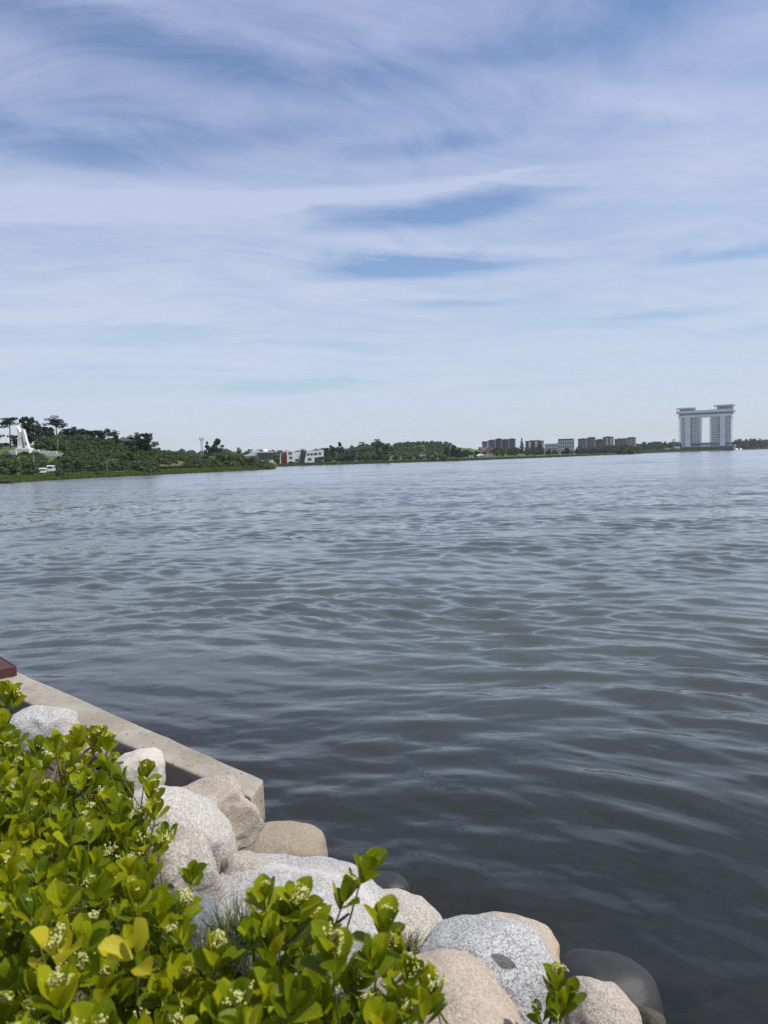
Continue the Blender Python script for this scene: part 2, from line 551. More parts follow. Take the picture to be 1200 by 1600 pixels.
def water_mat():
    mt, g, out = new_mat('lake_water')
    P = g.n('ShaderNodeNewGeometry').outputs['Position']
    sp = g.n('ShaderNodeSeparateXYZ')
    g.put(sp.inputs[0], P)
    x, y = sp.outputs[0], sp.outputs[1]
    far = g.remap(y, 18, 110)
    vfar = g.remap(y, 120, 700)
    ax = g.m('ADD', g.m('MULTIPLY', x, 0.94), g.m('MULTIPLY', y, 0.34))
    ay = g.m('SUBTRACT', g.m('MULTIPLY', y, 0.94), g.m('MULTIPLY', x, 0.34))
    q1 = g.xyz(g.m('MULTIPLY', ax, 2.2), g.m('MULTIPLY', ay, 5.5))
    q2 = g.xyz(g.m('MULTIPLY', ax, 0.75), g.m('MULTIPLY', ay, 1.6))
    r1 = g.noise(q1, 1.0, 3, 0.55, 0.4)
    r2 = g.noise(q2, 1.0, 4, 0.6, 0.5)
    q3 = g.xyz(g.m('MULTIPLY', ax, 0.22), g.m('MULTIPLY', ay, 0.5))
    r3 = g.noise(q3, 1.0, 3, 0.6, 0.5)
    gust = g.remap(g.noise(g.xyz(g.m('MULTIPLY', x, 0.012), g.m('MULTIPLY', y, 0.03)), 1.0, 4, 0.55), 0.35, 0.65, 0.55, 1.25)
    h = g.m('MULTIPLY', g.m('MULTIPLY', r1, g.remap(y, 4, 14, 0.004, 0.012)), gust)
    nrm0 = bump(g, h, 1.0, 1.0)
    # ripples too fine for the mesh: their slopes, seen under flat angles mostly on the side facing the shore
    def slope(kx, ky, off):
        nd = g.n('ShaderNodeTexNoise', noise_dimensions='3D')
        g.put(nd.inputs['Vector'], g.xyz(g.m('MULTIPLY', ax, kx), g.m('MULTIPLY', ay, ky), off))
        nd.inputs['Scale'].default_value = 1.0
        nd.inputs['Detail'].default_value = 3.0
        nd.inputs['Roughness'].default_value = 0.6
        return g.v('SUBTRACT', nd.outputs['Color'], (0.5, 0.5, 0.5))
    sl_ = g.v('ADD', g.v('MULTIPLY', slope(0.7, 2.6, 1.0), (0.20, 0.30, 0)), g.v('ADD', g.v('MULTIPLY', slope(0.16, 0.42, 4.0), (0.22, 0.34, 0)), g.v('MULTIPLY', slope(0.022, 0.085, 8.0), (0.14, 0.30, 0))))
    ss = g.n('ShaderNodeSeparateXYZ')
    g.put(ss.inputs[0], sl_)
    ty = g.m('MAXIMUM', g.m('ADD', ss.outputs[1], g.remap(y, 30, 150, 0.0, 0.03)), g.remap(y, 20, 120, -0.16, -0.012))
    ty = g.m('ADD', g.m('MULTIPLY', ty, 0.65), g.m('MULTIPLY', g.m('MULTIPLY', ty, g.m('ABSOLUTE', ty)), 7.0))
    amt = g.m('MULTIPLY', g.remap(y, 6, 40, 0.0, 0.8), gust)
    nrm = g.v('NORMALIZE', g.v('ADD', nrm0, g.xyz(g.m('MULTIPLY', ss.outputs[0], amt), g.m('MULTIPLY', ty, g.m('MULTIPLY', amt, -1.0)), 0.0)))
    fr = g.n('ShaderNodeFresnel')
    fr.inputs[0].default_value = 1.42
    g.put(fr.inputs['Normal'], nrm)
    gl = g.n('ShaderNodeBsdfGlossy')
    gl.inputs['Color'].default_value = (1, 1, 1, 1)
    g.put(gl.inputs['Roughness'], g.m('ADD', 0.003, g.m('MULTIPLY', far, 0.17)))
    g.put(gl.inputs['Normal'], nrm)
    murk = g.n('ShaderNodeBsdfDiffuse')
    mc = g.mix(g.remap(y, 4.0, 12.0), (0.019, 0.022, 0.014), (0.066, 0.077, 0.071))
    g.put(murk.inputs[0], mc)
    tr = g.n('ShaderNodeBsdfTransparent')
    tr.inputs[0].default_value = (0.62, 0.60, 0.48, 1)
    at = g.n('ShaderNodeAttribute', attribute_name='shallow')
    under = g.n('ShaderNodeMixShader')
    g.put(under.inputs[0], at.outputs['Fac'])
    g.t.links.new(murk.outputs[0], under.inputs[1])
    g.t.links.new(tr.outputs[0], under.inputs[2])
    mx = g.n('ShaderNodeMixShader')
    g.put(mx.inputs[0], fr.outputs[0])
    g.t.links.new(under.outputs[0], mx.inputs[1])
    g.t.links.new(gl.outputs[0], mx.inputs[2])
    g.t.links.new(mx.outputs[0], out.inputs[0])
    return mt


M['grass'] = grass_mat()
M['soil'] = soil_mat()
M['bed'] = bed_mat()
M['concrete'] = concrete_mat()
M['water'] = water_mat()
M['path'] = plain('sand_path', (0.36, 0.31, 0.25), 0.95, 0.12, 0.5)
rng = np.random.default_rng(7)
random.seed(7)

# ------------------------------------------------------------------ shore line and land
# (photo column, metres ahead) of the waterline across the lake
SHORE = [(-900, 120), (-300, 128), (0, 150), (140, 186), (240, 212), (330, 235), (425, 278), (434, 398), (500, 425), (620, 430),
         (740, 465), (860, 560), (960, 720), (1020, 930), (1080, 1090), (1140, 1190), (1200, 1330), (1500, 1500), (2200, 1500)]


def col_u(px):
    D = ray(px, 716 + (600 - px) * 0.028)
    return D.x / D.y


SU = np.array([col_u(p) for p, _ in SHORE])
SD = np.array([d for _, d in SHORE], dtype=float)
HILLS = [(-118, 262, 6.6, 38, 40), (-175, 250, 6.5, 45, 45), (-93, 266, 4.6, 22, 36),
         (-176, 640, 9.0, 62, 60), (26, 720, 10.0, 66, 70), (60, 760, 5.0, 60, 60)]


def land_z(x, y):
    x, y = np.asarray(x, float), np.asarray(y, float)
    t = y - np.interp(x / np.maximum(y, 1), SU, SD)
    s = np.clip(t / 7.0, 0, 1)
    z = np.where(t < 0, -0.25 + 0.25 * t, -0.25 + 1.35 * s * s * (3 - 2 * s))
    z = z + 0.5 * np.clip(t / 60, 0, 1)
    w = np.clip((t - 12) / 22, 0, 1)
    for cx, cy, h, rx, ry in HILLS:
        z = z + w * h * np.exp(-((x - cx) / rx) ** 2 - ((y - cy) / ry) ** 2)
    return np.maximum(z, -2.0)


def ground_at(px, d):
    """(x, y, z) on the land at photo column px, d metres ahead"""
    u = col_u(px)
    x = u * d
    return Vector((x, d, float(land_z(x, d))))


us = np.concatenate([np.linspace(SU[0], SU[2], 14)[:-1], np.linspace(SU[2], SU[-3], 360), np.linspace(SU[-3], SU[-1], 20)[1:]])
ts = np.concatenate([np.array([-6, -3, -1, 0, 0.7, 1.5, 2.5, 3.5, 5, 7, 9]), np.linspace(12, 90, 27), np.linspace(100, 420, 26), np.array([500, 650, 850, 1050])])
sd = np.interp(us, SU, SD)
Y = sd[:, None] + ts[None, :]
X = us[:, None] * Y
Z = land_z(X, Y)
nu, ntt = Y.shape
idx = np.arange(nu * ntt).reshape(nu, ntt)
quads = np.stack([idx[:-1, :-1], idx[1:, :-1], idx[1:, 1:], idx[:-1, 1:]], -1).reshape(-1, 4)
far_land = link('far_shore_ground', np_mesh('far_shore_ground', np.stack([X, Y, Z], -1).reshape(-1, 3), quads, True), None, M['grass'])
tag(far_land, kind='structure')

# sandy lakeside path behind the reeds
pp = []
for p in np.linspace(-80, 425, 60):
    u = col_u(p)
    s0 = float(np.interp(u, SU, SD))
    pp.append([(u * d, d, float(land_z(u * d, d)) + 0.05) for d in (s0 + 9.5, s0 + 10.5, s0 + 11.6, s0 + 12.6)])
pv = np.array(pp).reshape(-1, 3)
pi = np.arange(len(pv)).reshape(-1, 4)
pq = np.stack([pi[:-1, :-1], pi[1:, :-1], pi[1:, 1:], pi[:-1, 1:]], -1).reshape(-1, 4)
tag(link('lakeside_path', np_mesh('lakeside_path', pv, pq, True), None, M['path']), kind='structure')


# near bank and lake bed: s = metres inland of the near waterline
def inland(x, y):
    return (4.95 - x - y) / math.sqrt(2)


def bank_z(x, y):
    s = inland(np.asarray(x, float), np.asarray(y, float))
    z = np.where(s > 0, -0.38 + 0.78 * s, -0.38 + 0.32 * s)
    return np.clip(z, -2.2, 1.2)


gx = np.concatenate([np.linspace(-40, -9, 10)[:-1], np.linspace(-9, 8, 120), np.linspace(8, 40, 10)[1:]])
gy = np.concatenate([np.linspace(-40, -4, 10)[:-1], np.linspace(-4, 14, 120), np.linspace(14, 50, 10)[1:]])
GX, GY = np.meshgrid(gx, gy, indexing='ij')
GZ = bank_z(GX, GY)
GZ = GZ + np.array([[noise.noise((a * 1.7, b * 1.7, 0)) * 0.07 for a, b in zip(ra, rb)] for ra, rb in zip(GX, GY)])
gi = np.arange(GX.size).reshape(GX.shape)
gq = np.stack([gi[:-1, :-1], gi[1:, :-1], gi[1:, 1:], gi[:-1, 1:]], -1).reshape(-1, 4)
tag(link('near_bank_ground', np_mesh('near_bank_ground', np.stack([GX, GY, GZ], -1).reshape(-1, 3), gq, True), None, M['soil']), kind='structure')
bedm = MB().box(-2400, 2400, 20, 2500, -3.2, -2.3)
tag(bedm.build('lake_bed', M['bed']), kind='structure')

# ------------------------------------------------------------------ water with real waves
a_f = np.linspace(rad(-40), rad(36), 500)
ang = np.concatenate([np.linspace(rad(-88), rad(-40), 14)[:-1], a_f, np.linspace(rad(36), rad(88), 14)[1:]])
rr = np.concatenate([np.geomspace(2.4, 240, 1350), np.geomspace(244, 2600, 20)])
A_, R_ = np.meshgrid(ang, rr, indexing='ij')
WX, WY = R_ * np.sin(A_), R_ * np.cos(A_)
step = R_ * (math.log(240 / 2.4) / 1350)
warpx = WX + 0.35 * np.sin(0.9 * WY + 0.31 * WX + 1.0) + 0.5 * np.sin(0.23 * WX - 0.37 * WY)
warpy = WY + 0.30 * np.sin(0.8 * WX - 0.42 * WY) + 0.4 * np.sin(0.19 * WX + 0.33 * WY + 2.0)
WZ = np.zeros_like(WX)
wr = np.random.default_rng(21)
calm = 0.45 + 0.55 * np.clip((-inland(WX, WY)) / 5.0, 0, 1)      # waves die out in the shallows
for i in range(80):
    lam = 0.26 * (2.6 / 0.26) ** wr.random()
    th = rad(-108) + wr.normal(0, rad(28))                       # towards the viewer's left
    k = 2 * math.pi / lam
    ampl = 0.0041 * lam * (0.55 if lam < 0.45 else 0.85 if lam < 0.7 else 1.1 if lam < 1.3 else 0.35)
    fade = np.clip((lam / step - 2.5) / 2.5, 0, 1)
    ph = wr.random() * 6.283
    fi = k * (math.cos(th) * warpx + math.sin(th) * warpy) + ph
    WZ += ampl * fade * (np.sin(fi) - 0.26 * np.sin(2 * fi) + 0.06 * np.cos(2 * fi))     # fronts lean forward
for i in range(34):
    lam = 0.11 * (0.34 / 0.11) ** wr.random()
    th = rad(-108) + wr.normal(0, rad(55))
    k = 2 * math.pi / lam
    fade = np.clip((lam / step - 2.5) / 2.5, 0, 1)
    WZ += 0.0020 * lam * fade * np.sin(k * (math.cos(th) * warpx + math.sin(th) * warpy) + wr.random() * 6.283) * (0.7 + 0.5 * np.sin(0.9 * WX + i) * np.sin(1.1 * WY + 2 * i))
grp = 0.92 + 0.24 * np.sin(0.31 * WX + 0.55 * WY + 0.8 * np.sin(0.2 * WX)) + 0.2 * np.sin(-0.43 * WX + 0.83 * WY + 2.0 + np.sin(0.37 * WX))
WZ *= calm * grp
WZ *= np.clip((238 - R_) / 60, 0, 1)
wi = np.arange(WX.size).reshape(WX.shape)
wq = np.stack([wi[:-1, :-1], wi[:-1, 1:], wi[1:, 1:], wi[1:, :-1]], -1).reshape(-1, 4)
wme = np_mesh('lake_water', np.stack([WX, WY, WZ], -1).reshape(-1, 3), wq[:, ::-1], True)
sh = wme.attributes.new('shallow', 'FLOAT', 'POINT')
depth = np.clip(-bank_z(WX, WY), 0, 3)
sh.data.foreach_set('value', np.where(R_ < 30, 0.85 * np.exp(-depth / 0.9), 0).astype(np.float32).ravel())
water = link('lake_water', wme, None, M['water'])
tag(water, kind='structure')


# ------------------------------------------------------------------ buildings across the lake
def yaw_to_eye(x, y):
    return math.atan2(x, y) * -1.0


def apartment(px0, px1, ptop, d, label, group, wall, base_p=None, turn=-0.45, floors=8, accent=None, roof=True):
    c = ground_at((px0 + px1) / 2, d)
    wd = (px1 - px0) / FPX * d
    zt = at_d((px0 + px1) / 2, ptop, d).z
    h = zt - c.z
    dp = wd * 0.55
    wf = wd / (math.cos(turn) + 0.55 * abs(math.sin(turn)))
    dp = wf * 0.55
    r = empty('apartment_block', c, turn, label, 'apartment block', group)
    MB().box(-wf / 2, wf / 2, -dp / 2, dp / 2, -0.5, h * 0.93).build('wall', wall, r)
    b = MB().box(-wf / 2 - 0.5, wf / 2 + 0.5, -dp / 2 - 0.5, dp / 2 + 0.5, h * 0.93, h * 0.965)
    b.box(-wf * 0.3, wf * 0.3, -dp * 0.3, dp * 0.3, h * 0.965, h)
    b.build('roof', M['roof_dark'] if roof else wall, r)
    w = MB()
    nb = max(2, int(wf / 4.5))
    fh = h * 0.93 / floors
    for f in range(floors):
        for k in range(nb):
            x0 = -wf / 2 + (k + 0.22) * wf / nb
            w.box(x0, x0 + 0.56 * wf / nb, -dp / 2 - 0.06, -dp / 2 + 0.3, f * fh + fh * 0.3, f * fh + fh * 0.8)
        for k in range(2):
            y0 = -dp / 2 + (k + 0.22) * dp / 2
            w.box(wf / 2 - 0.3, wf / 2 + 0.06, y0, y0 + 0.28 * dp, f * fh + fh * 0.3, f * fh + fh * 0.8)
    w.build('windows', M['glass'], r)['kind'] = 'stuff'
    if accent:
        p = MB()
        for k in accent:
            p.box(-wf / 2 + k * wf, -wf / 2 + (k + 0.14) * wf, -dp / 2 - 0.5, -dp / 2 - 0.02, 0, h * 0.92)
        p.build('balcony_column', M['pale_wall'], r)
    return r


AG = 'apartment blocks on the far shore'
apartment(763, 775, 687, 1000, 'dark apartment block, leftmost of the row left of the pointed conifer', AG, M['dark_wall'])
apartment(774, 785, 685, 1010, 'dark apartment block, second from the left above the round green trees', AG, M['dark_wall'])
apartment(784, 796, 686, 1020, 'dark apartment block, third from the left above the round green trees', AG, M['dark_wall'])
apartment(794, 806, 685, 1030, 'dark apartment block just left of the pointed conifer', AG, M['dark_wall'])
apartment(821, 850, 688, 980, 'wide dark apartment block just right of the pointed conifer', AG, M['dark_wall'], accent=(0.2, 0.6))
apartment(903, 918, 685, 930, 'grey apartment block right beside the low white building', AG, M['grey_wall'])
apartment(917, 931, 683, 940, 'second grey apartment block to the right of the white building', AG, M['grey_wall'])
apartment(930, 944, 686, 960, 'lower grey apartment block between two taller grey blocks', AG, M['dark_wall'])
apartment(942, 959, 682, 940, 'tallest grey apartment block with two pale vertical balcony columns', AG, M['grey_wall'], accent=(0.35, 0.75))
apartment(960, 983, 685, 960, 'broad grey apartment block with stepped roof near the right end', AG, M['grey_wall'])
apartment(979, 994, 683, 930, 'rightmost grey apartment block with pale end wall towards the hotel', AG, M['beige_wall'])

# low white building between the conifers
c = ground_at(876, 800)
r = empty('white_building', c, -0.25, 'long low white building with taller dark roofed middle block', 'building')
k = 800 / FPX
MB().box(-24 * k, 4 * k, -6, 8, -0.5, 11.5).build('wall', M['pale_wall'], r)
mb = MB().box(-4 * k, 21 * k, -7.5, 7, -0.5, 14.5).build('middle_wall', M['pale_wall'], r)
MB().box(-3.4 * k, 20 * k, -8, 8, 14.5, 15.9).build('roof', M['roof_dark'], r)
w = MB()
for f in range(3):
    for q in range(9):
        w.box((-23 + q * 2.1) * k, (-23 + q * 2.1 + 1.1) * k, -6.08, -5.7, 1.6 + f * 3.3, 3.9 + f * 3.3)
    for q in range(7):
        w.box((-3 + q * 3.4) * k, (-3 + q * 3.4 + 1.8) * k, -7.58, -7.2, 2.6 + f * 3.8, 5.2 + f * 3.8)
w.build('windows', M['glass'], r)['kind'] = 'stuff'


# ---- the twin tower hotel with its roof bridge
def hotel():
    c = ground_at(1101.5, 1215)
    c.z = 0.8
    r = empty('twin_tower_hotel', c, rad(-30), 'white twin tower hotel joined by a roof bridge at the water edge', 'hotel')
    D0, D1 = -9.0, 9.0
    fh, z0, nf = 2.7, 13.0, 15
    ztop = z0 + nf * fh

    def plan(x0, x1, out, round_r=True, round_l=True):
        pts = []
        ym, hr = (D0 + D1) / 2, (D1 - D0) / 2 + out
        n = 9
        if round_r:
            for i in range(n):
                t = -math.pi / 2 + math.pi * i / (n - 1)
                pts.append((x1 - 4 + (4 + out) * math.cos(t), ym + hr * math.sin(t)))
        else:
            pts += [(x1 + out, ym - hr), (x1 + out, ym + hr)]
        if round_l:
            for i in range(n):
                t = math.pi / 2 + math.pi * i / (n - 1)
                pts.append((x0 + 4 + (4 + out) * math.cos(t), ym + hr * math.sin(t)))
        else:
            pts += [(x0 - out, ym + hr), (x0 - out, ym - hr)]
        return pts

    for tower, (x0, xp0, xp1, x1, bal_left) in enumerate(((-41.7, -31.4, -22.3, -5.1, True), (8.6, 25.0, 33.2, 45.0, False))):
        core = MB().prism(plan(x0 + 1.2, x1 - 1.2, -1.2, not bal_left, bal_left), z0 - 6, ztop)
        t = core.build('tower', M['hotel_glass'], r)
        sl_ = MB()
        for f in range(nf + 1):
            z = z0 + f * fh
            sl_.prism(plan(x0, x1, 0, not bal_left, bal_left), z - 0.15, z + 0.95)
        s = sl_.build('balconies', M['white_paint'], t)
        s['kind'] = 'stuff'
        fins = MB()
        for xa, xb, n in (((x0, xp0, 4), (xp1, x1, 7)) if bal_left else ((x0, xp0, 7), (xp1, x1, 4))):
            for k in range(n + 1):
                x = xa + (xb - xa) * k / n
                fins.box(x - 0.3, x + 0.3, D0 - 0.25, D0 + 1.5, z0, ztop)
        fins.build('mullions', M['white_paint'], t)['kind'] = 'stuff'
        MB().box(xp0, xp1, D0 - 1.2, D0 + 2, z0 - 8, ztop + 1).build('wall_panel', M['white_paint'], t)
        xd = xp1 if bal_left else xp0 - 1.8
        MB().box(xd, xd + 1.8, D0 - 0.9, D0 + 2, z0 - 2, ztop + 1).build('glass_strip', M['hotel_glass'], t)
    b = MB()
    b.prism(plan(-43, 46, 1.0), ztop, ztop + 4.2)
    br = b.build('roof_bridge', M['white_paint'], r)
    MB().prism(plan(-43, 46, 0.2), ztop + 4.2, ztop + 7.0).build('window_band', M['hotel_glass'], br)
    MB().prism(plan(-44.5, 47, 2.0), ztop + 7.0, ztop + 8.2).build('lower_rim', M['white_paint'], br)
    MB().prism(plan(-45, 47.5, 2.6), ztop + 8.2, ztop + 11.4).build('upper_rim', M['white_paint'], br)
    for x0, x1, hh in ((-47, -11, 5.2), (14, 50, 7.0)):
        zt = ztop + 11.4
        p = MB().prism(plan(x0 + 4, x1 - 4, -1.0), zt, zt + hh - 1.4).build('roof_pavilion', M['hotel_glass'], r)
        cols = MB()
        for k in range(8):
            x = x0 + 3 + (x1 - x0 - 6) * k / 7
            cols.box(x - 0.35, x + 0.35, D0 - 1.5, D0 - 0.8, zt, zt + hh - 1.4)
        cols.build('columns', M['white_paint'], p)['kind'] = 'stuff'
        MB().prism(plan(x0 + 1, x1 - 1, 1.6), zt + hh - 1.9, zt + hh).build('pavilion_roof', M['white_paint'], p)
        MB().tube([(x0 + 10, 0, zt + hh), (x0 + 10, 0, zt + hh + 2.4)], [0.2, 0.12]).build('antenna', M['dark_metal'], p)
    gear = MB()
    for x in (-7, -2, 3, 8, 11):
        gear.box(x, x + 2.2, -3, 0, ztop + 11.4, ztop + 12.6)
    gear.build('roof_plant', M['white_paint'], r)
    MB().box(-44, 48, -14, 11, -2, 6.5).build('podium', M['grey_wall'], r)
    MB().box(-46, 49, -15, 11.2, 6.5, 7.6).build('podium_roof', M['pale_wall'], r)
    pw = MB()
    for k in range(22):
        pw.box(-43 + k * 4.1, -43 + k * 4.1 + 3.0, -14.1, -13.7, 1.0, 5.6)
    pw.build('podium_windows', M['glass'], r)['kind'] = 'stuff'
    MB().box(-44, -33, -11, 10, 7.6, 12.2).build('terrace_block', M['white_paint'], r)
    tb = MB()
    for k in range(4):
        tb.box(-43.5 + k * 2.7, -43.5 + k * 2.7 + 1.9, -11.1, -10.7, 8.6, 11)
    tb.build('terrace_windows', M['hotel_glass'], r)
    r.scale = (0.90, 0.9, 0.975)
    MB().box(-6, 9.5, -8, 8, 7.6, 13.2).build('link_hall', M['white_paint'], r)
    MB().box(-5.5, 9, -8.12, -7.7, 9.0, 12.0).build('hall_window', M['hotel_glass'], r)


hotel()

# white domes and small huts right of / before the hotel
for px, d, rr_, lab in ((1150.5, 1180, 2.6, 'white dome shelter at the right foot of the hotel'), (1157, 1195, 2.2, 'smaller white dome right of the other by the pines')):
    g_ = ground_at(px, d)
    r = empty('dome_shelter', g_, 0, lab, 'dome', 'white domes beside the hotel')
    MB().tube([(0, 0, -0.5), (0, 0, 3.2)], [rr_, rr_], 14).build('drum', M['white_paint'], r, True)
    MB().ball((0, 0, 3.15), rr_, 14, 5, 0.8, True).build('dome', M['white_paint'], r, True)


def hut(name, px, d, wpx, hpx, wall, roof, label, cat, group=None, rz=0.0, gable=True, deep=None):
    c = ground_at(px, d)
    k = d / FPX
    w_, h_ = wpx * k, hpx * k
    dp = deep or w_ * 0.8
    r = empty(name, c, rz, label, cat, group)
    MB().box(-w_ / 2, w_ / 2, -dp / 2, dp / 2, -0.6, h_ * (0.62 if gable else 0.9)).build('wall', wall, r)
    if gable:
        z0, e = h_ * 0.62, 0.4
        MB().extrude_y([(-w_ / 2 - e, z0), (w_ / 2 + e, z0), (w_ * 0.08, h_), (-w_ * 0.08, h_)], -dp / 2 - e, dp / 2 + e).build('roof', roof, r)
    else:
        MB().box(-w_ / 2 - 0.3, w_ / 2 + 0.3, -dp / 2 - 0.3, dp / 2 + 0.3, h_ * 0.9, h_).build('roof', roof, r)
    n = max(1, int(w_ / 2.6))
    for i in range(n):
        x = -w_ / 2 + (i + 0.25) * w_ / n
        MB().box(x, x + 0.5 * w_ / n, -dp / 2 - 0.06, -dp / 2 + 0.2, h_ * 0.2, h_ * 0.46).build('window', M['glass'], r)
    return r


hut('house', 663, 560, 12, 11, M['white_paint'], M['roof_dark'], 'white house with dark roof half hidden by trees below the hill', 'house', rz=0.3)
hut('house', 677, 545, 15, 10, M['beige_wall'], M['roof_dark'], 'dark roofed brown house right of the white house below the hill', 'house', rz=-0.3)
hut('house', 763, 640, 19, 13, M['beige_wall'], M['roof_red'], 'broad red brown roofed house left below the dark apartments', 'house', rz=0.2)
hut('tower_house', 758, 700, 8, 16, M['grey_wall'], M['roof_dark'], 'narrow grey block with dark top rising behind the red roof', 'building', gable=False)
hut('kiosk', 736, 478, 6, 5, M['white_paint'], M['pale_wall'], 'small white kiosk at the water edge left of the tent', 'kiosk', gable=False)
hut('pavilion_tent', 751, 484, 9, 6.5, M['pale_wall'], M['white_paint'], 'white peaked tent by the shore below the red roof', 'tent', rz=0.4)
hut('kiosk', 760, 488, 4.5, 4, M['white_paint'], M['pale_wall'], 'tiny white kiosk just right of the peaked tent', 'kiosk', gable=False)
hut('hut', 1046, 1110, 12, 5, M['white_paint'], M['pale_wall'], 'low white hut under the floodlight mast', 'hut', gable=False)
hut('hut', 1058, 1120, 6, 7, M['white_paint'], M['pale_wall'], 'small white hut between floodlight mast and hotel', 'hut', gable=False)
hut('low_house', 287, 330, 40, 8, M['beige_wall'], M['roof_dark'], 'long low beige house behind the small shore trees', 'house', rz=0.05, gable=False, deep=8)
hut('low_house', 309, 322, 26, 6.5, M['pale_wall'], M['grey_wall'], 'pale flat roofed house under the antenna mast', 'house', rz=-0.15, gable=False, deep=7)
hut('shed', 348, 318, 9, 7, M['white_paint'], M['pale_wall'], 'small white shed among the pale green willows', 'shed', gable=False)

# white building with a curved roof, and the glass one with a dome
c = ground_at(393, 430)
k = 430 / FPX
r = empty('curved_roof_building', c, 0.15, 'white building with a swept curved roof left of the glass pavilion', 'building')
MB().box(-10 * k, 10 * k, -4, 4, -0.5, 4.6).build('wall', M['pale_wall'], r)
rf = [(-11 * k, 4.6), (10.5 * k, 4.6), (10.5 * k, 7.6), (6 * k, 7.3), (0, 6.4), (-6 * k, 5.4), (-11 * k, 4.9)]
MB().extrude_y(rf, -4.6, 4.6).build('roof', M['white_paint'], r)
for i in range(5):
    MB().box((-8.6 + i * 3.7) * k, (-8.6 + i * 3.7 + 2.2) * k, -4.08, -3.8, 1.2, 3.6).build('window', M['glass'], r)
c = ground_at(415, 425)
r = empty('glass_pavilion', c, 0.1, 'dark glass pavilion with flat roof and small white dome', 'building')
MB().box(-11 * k, 11 * k, -4, 4, -0.5, 2.0).build('wall', M['pale_wall'], r)
MB().box(-10.5 * k, 10.5 * k, -3.8, 3.8, 2.0, 6.0).build('glass_front', M['glass'], r)
for i in range(7):
    x = (-10.5 + 3.5 * i) * k
    MB().box(x - 0.1, x + 0.1, -4.0, -3.75, 2.0, 6.0).build('mullion', M['grey_wall'], r)
MB().box(-12 * k, 12 * k, -4.6, 4.6, 6.0, 6.7).build('roof', M['pale_wall'], r)
MB().ball((0, 0, 6.68), 1.45, 12, 4, 0.9, True).build('dome', M['white_paint'], r, True)

# red, white and black museum by the water
c = ground_at(472, 440)
k = 440 / FPX
r = empty('lakeside_museum', c, 0.22, 'angular white building with red block and black slanted band at the water', 'building')
zz = lambda p: (p - 725.0) * -k + 0.6
xx = lambda p: (p - 472.0) * k
MB().extrude_y([(xx(439), -1.0), (xx(447.4), -1.0), (xx(447.4), zz(709)), (xx(439), zz(711))], -3.4, 5).build('red_block', M['red_panel'], r)
for i, z in enumerate((715, 719.5)):
    MB().box(xx(441), xx(445.4), -3.47, -3.1, zz(z + 1.6), zz(z)).build('window', M['glass'], r)
wl = MB().extrude_y([(xx(447.5), -1.0), (xx(469), -1.0), (xx(469.5), zz(709.5)), (xx(459), zz(708.6)), (xx(447.5), zz(705.5))], -4.6, 5).build('left_wall', M['white_paint'], r)
for x0, x1, y0, y1 in ((450, 451.4, 709, 713), (452, 453.4, 709, 713), (454, 455.4, 709, 713), (451, 455.6, 716, 719.5), (460, 466, 720, 723.5)):
    MB().box(xx(x0), xx(x1), -4.67, -4.3, zz(y1), zz(y0)).build('window', M['glass'], wl)
MB().extrude_y([(xx(465.5), -1.0), (xx(473), -1.0), (xx(477.5), zz(708.4)), (xx(469.6), zz(708.8))], -5.2, 4.6).build('slanted_band', M['black_panel'], r)
wr_ = MB().extrude_y([(xx(473.1), -1.0), (xx(489), -1.0), (xx(490), zz(718.6)), (xx(504.5), zz(717)), (xx(504.5), zz(706.8)), (xx(477.6), zz(709))], -4.8, 4.4).build('right_wall', M['white_paint'], r)
for x0, x1, y0, y1 in ((478.5, 482.5, 712, 715), (484, 487.5, 711.7, 715), (489, 494.5, 711.3, 714.6), (496.5, 500.5, 710.7, 714), (479.5, 485, 719, 723)):
    MB().box(xx(x0), xx(x1), -4.87, -4.5, zz(y1), zz(y0)).build('window', M['glass'], wr_)
MB().box(xx(489.5), xx(503), -2.5, 3, -1.0, zz(718.4)).build('under_storey', M['glass'], r)


# ------------------------------------------------------------------ monument on the left hill
def monument():
    d = 236.0
    k = d / FPX
    base = at_d(38.5, 705, d)
    r = empty('white_monument', base, 0.12, 'tall white two legged arch monument on a stepped base', 'monument')
    X_ = lambda p: (p - 38.5) * k
    Z_ = lambda p: (705 - p) * k
    MB().box(X_(28), X_(49.5), -2.6, 2.6, -3.2, Z_(701.2)).build('base', M['white_stone'], r)
    MB().box(X_(29), X_(48), -2.1, 2.1, Z_(701.2), Z_(700.2)).build('base_step', M['white_stone'], r)
    MB().extrude_y([(X_(29.6), Z_(700.2)), (X_(37.2), Z_(700.2)), (X_(36.4), Z_(690)), (X_(35.2), Z_(682)), (X_(34.6), Z_(679.4)), (X_(33.6), Z_(672)), (X_(30.2), Z_(666.5)), (X_(31.2), Z_(680))], -1.0, 1.0).build('leg', M['white_stone'], r)
    MB().extrude_y([(X_(40.7), Z_(700.2)), (X_(46.4), Z_(700.2)), (X_(42.8), Z_(688)), (X_(39.8), Z_(671)), (X_(37.4), Z_(672)), (X_(37.3), Z_(680)), (X_(39.2), Z_(689))], -0.95, 0.95).build('leg', M['white_stone'], r)
    MB().extrude_y([(X_(33.3), Z_(683)), (X_(38.2), Z_(683)), (X_(37.7), Z_(674)), (X_(35.6), Z_(675.5)), (X_(33.5), Z_(673.6))], -0.85, 0.85).build('head_piece', M['white_stone'], r)
    fg = MB()
    fg.tube([(X_(42.6), -1.3, Z_(696)), (X_(42.4), -1.3, Z_(693.2)), (X_(42.6), -1.25, Z_(691.5))], [0.2, 0.24, 0.1], 7).ball((X_(42.8), -1.3, Z_(691.2)), 0.15, 7, 5)
    fg.build('figure', M['dark_metal'], r)


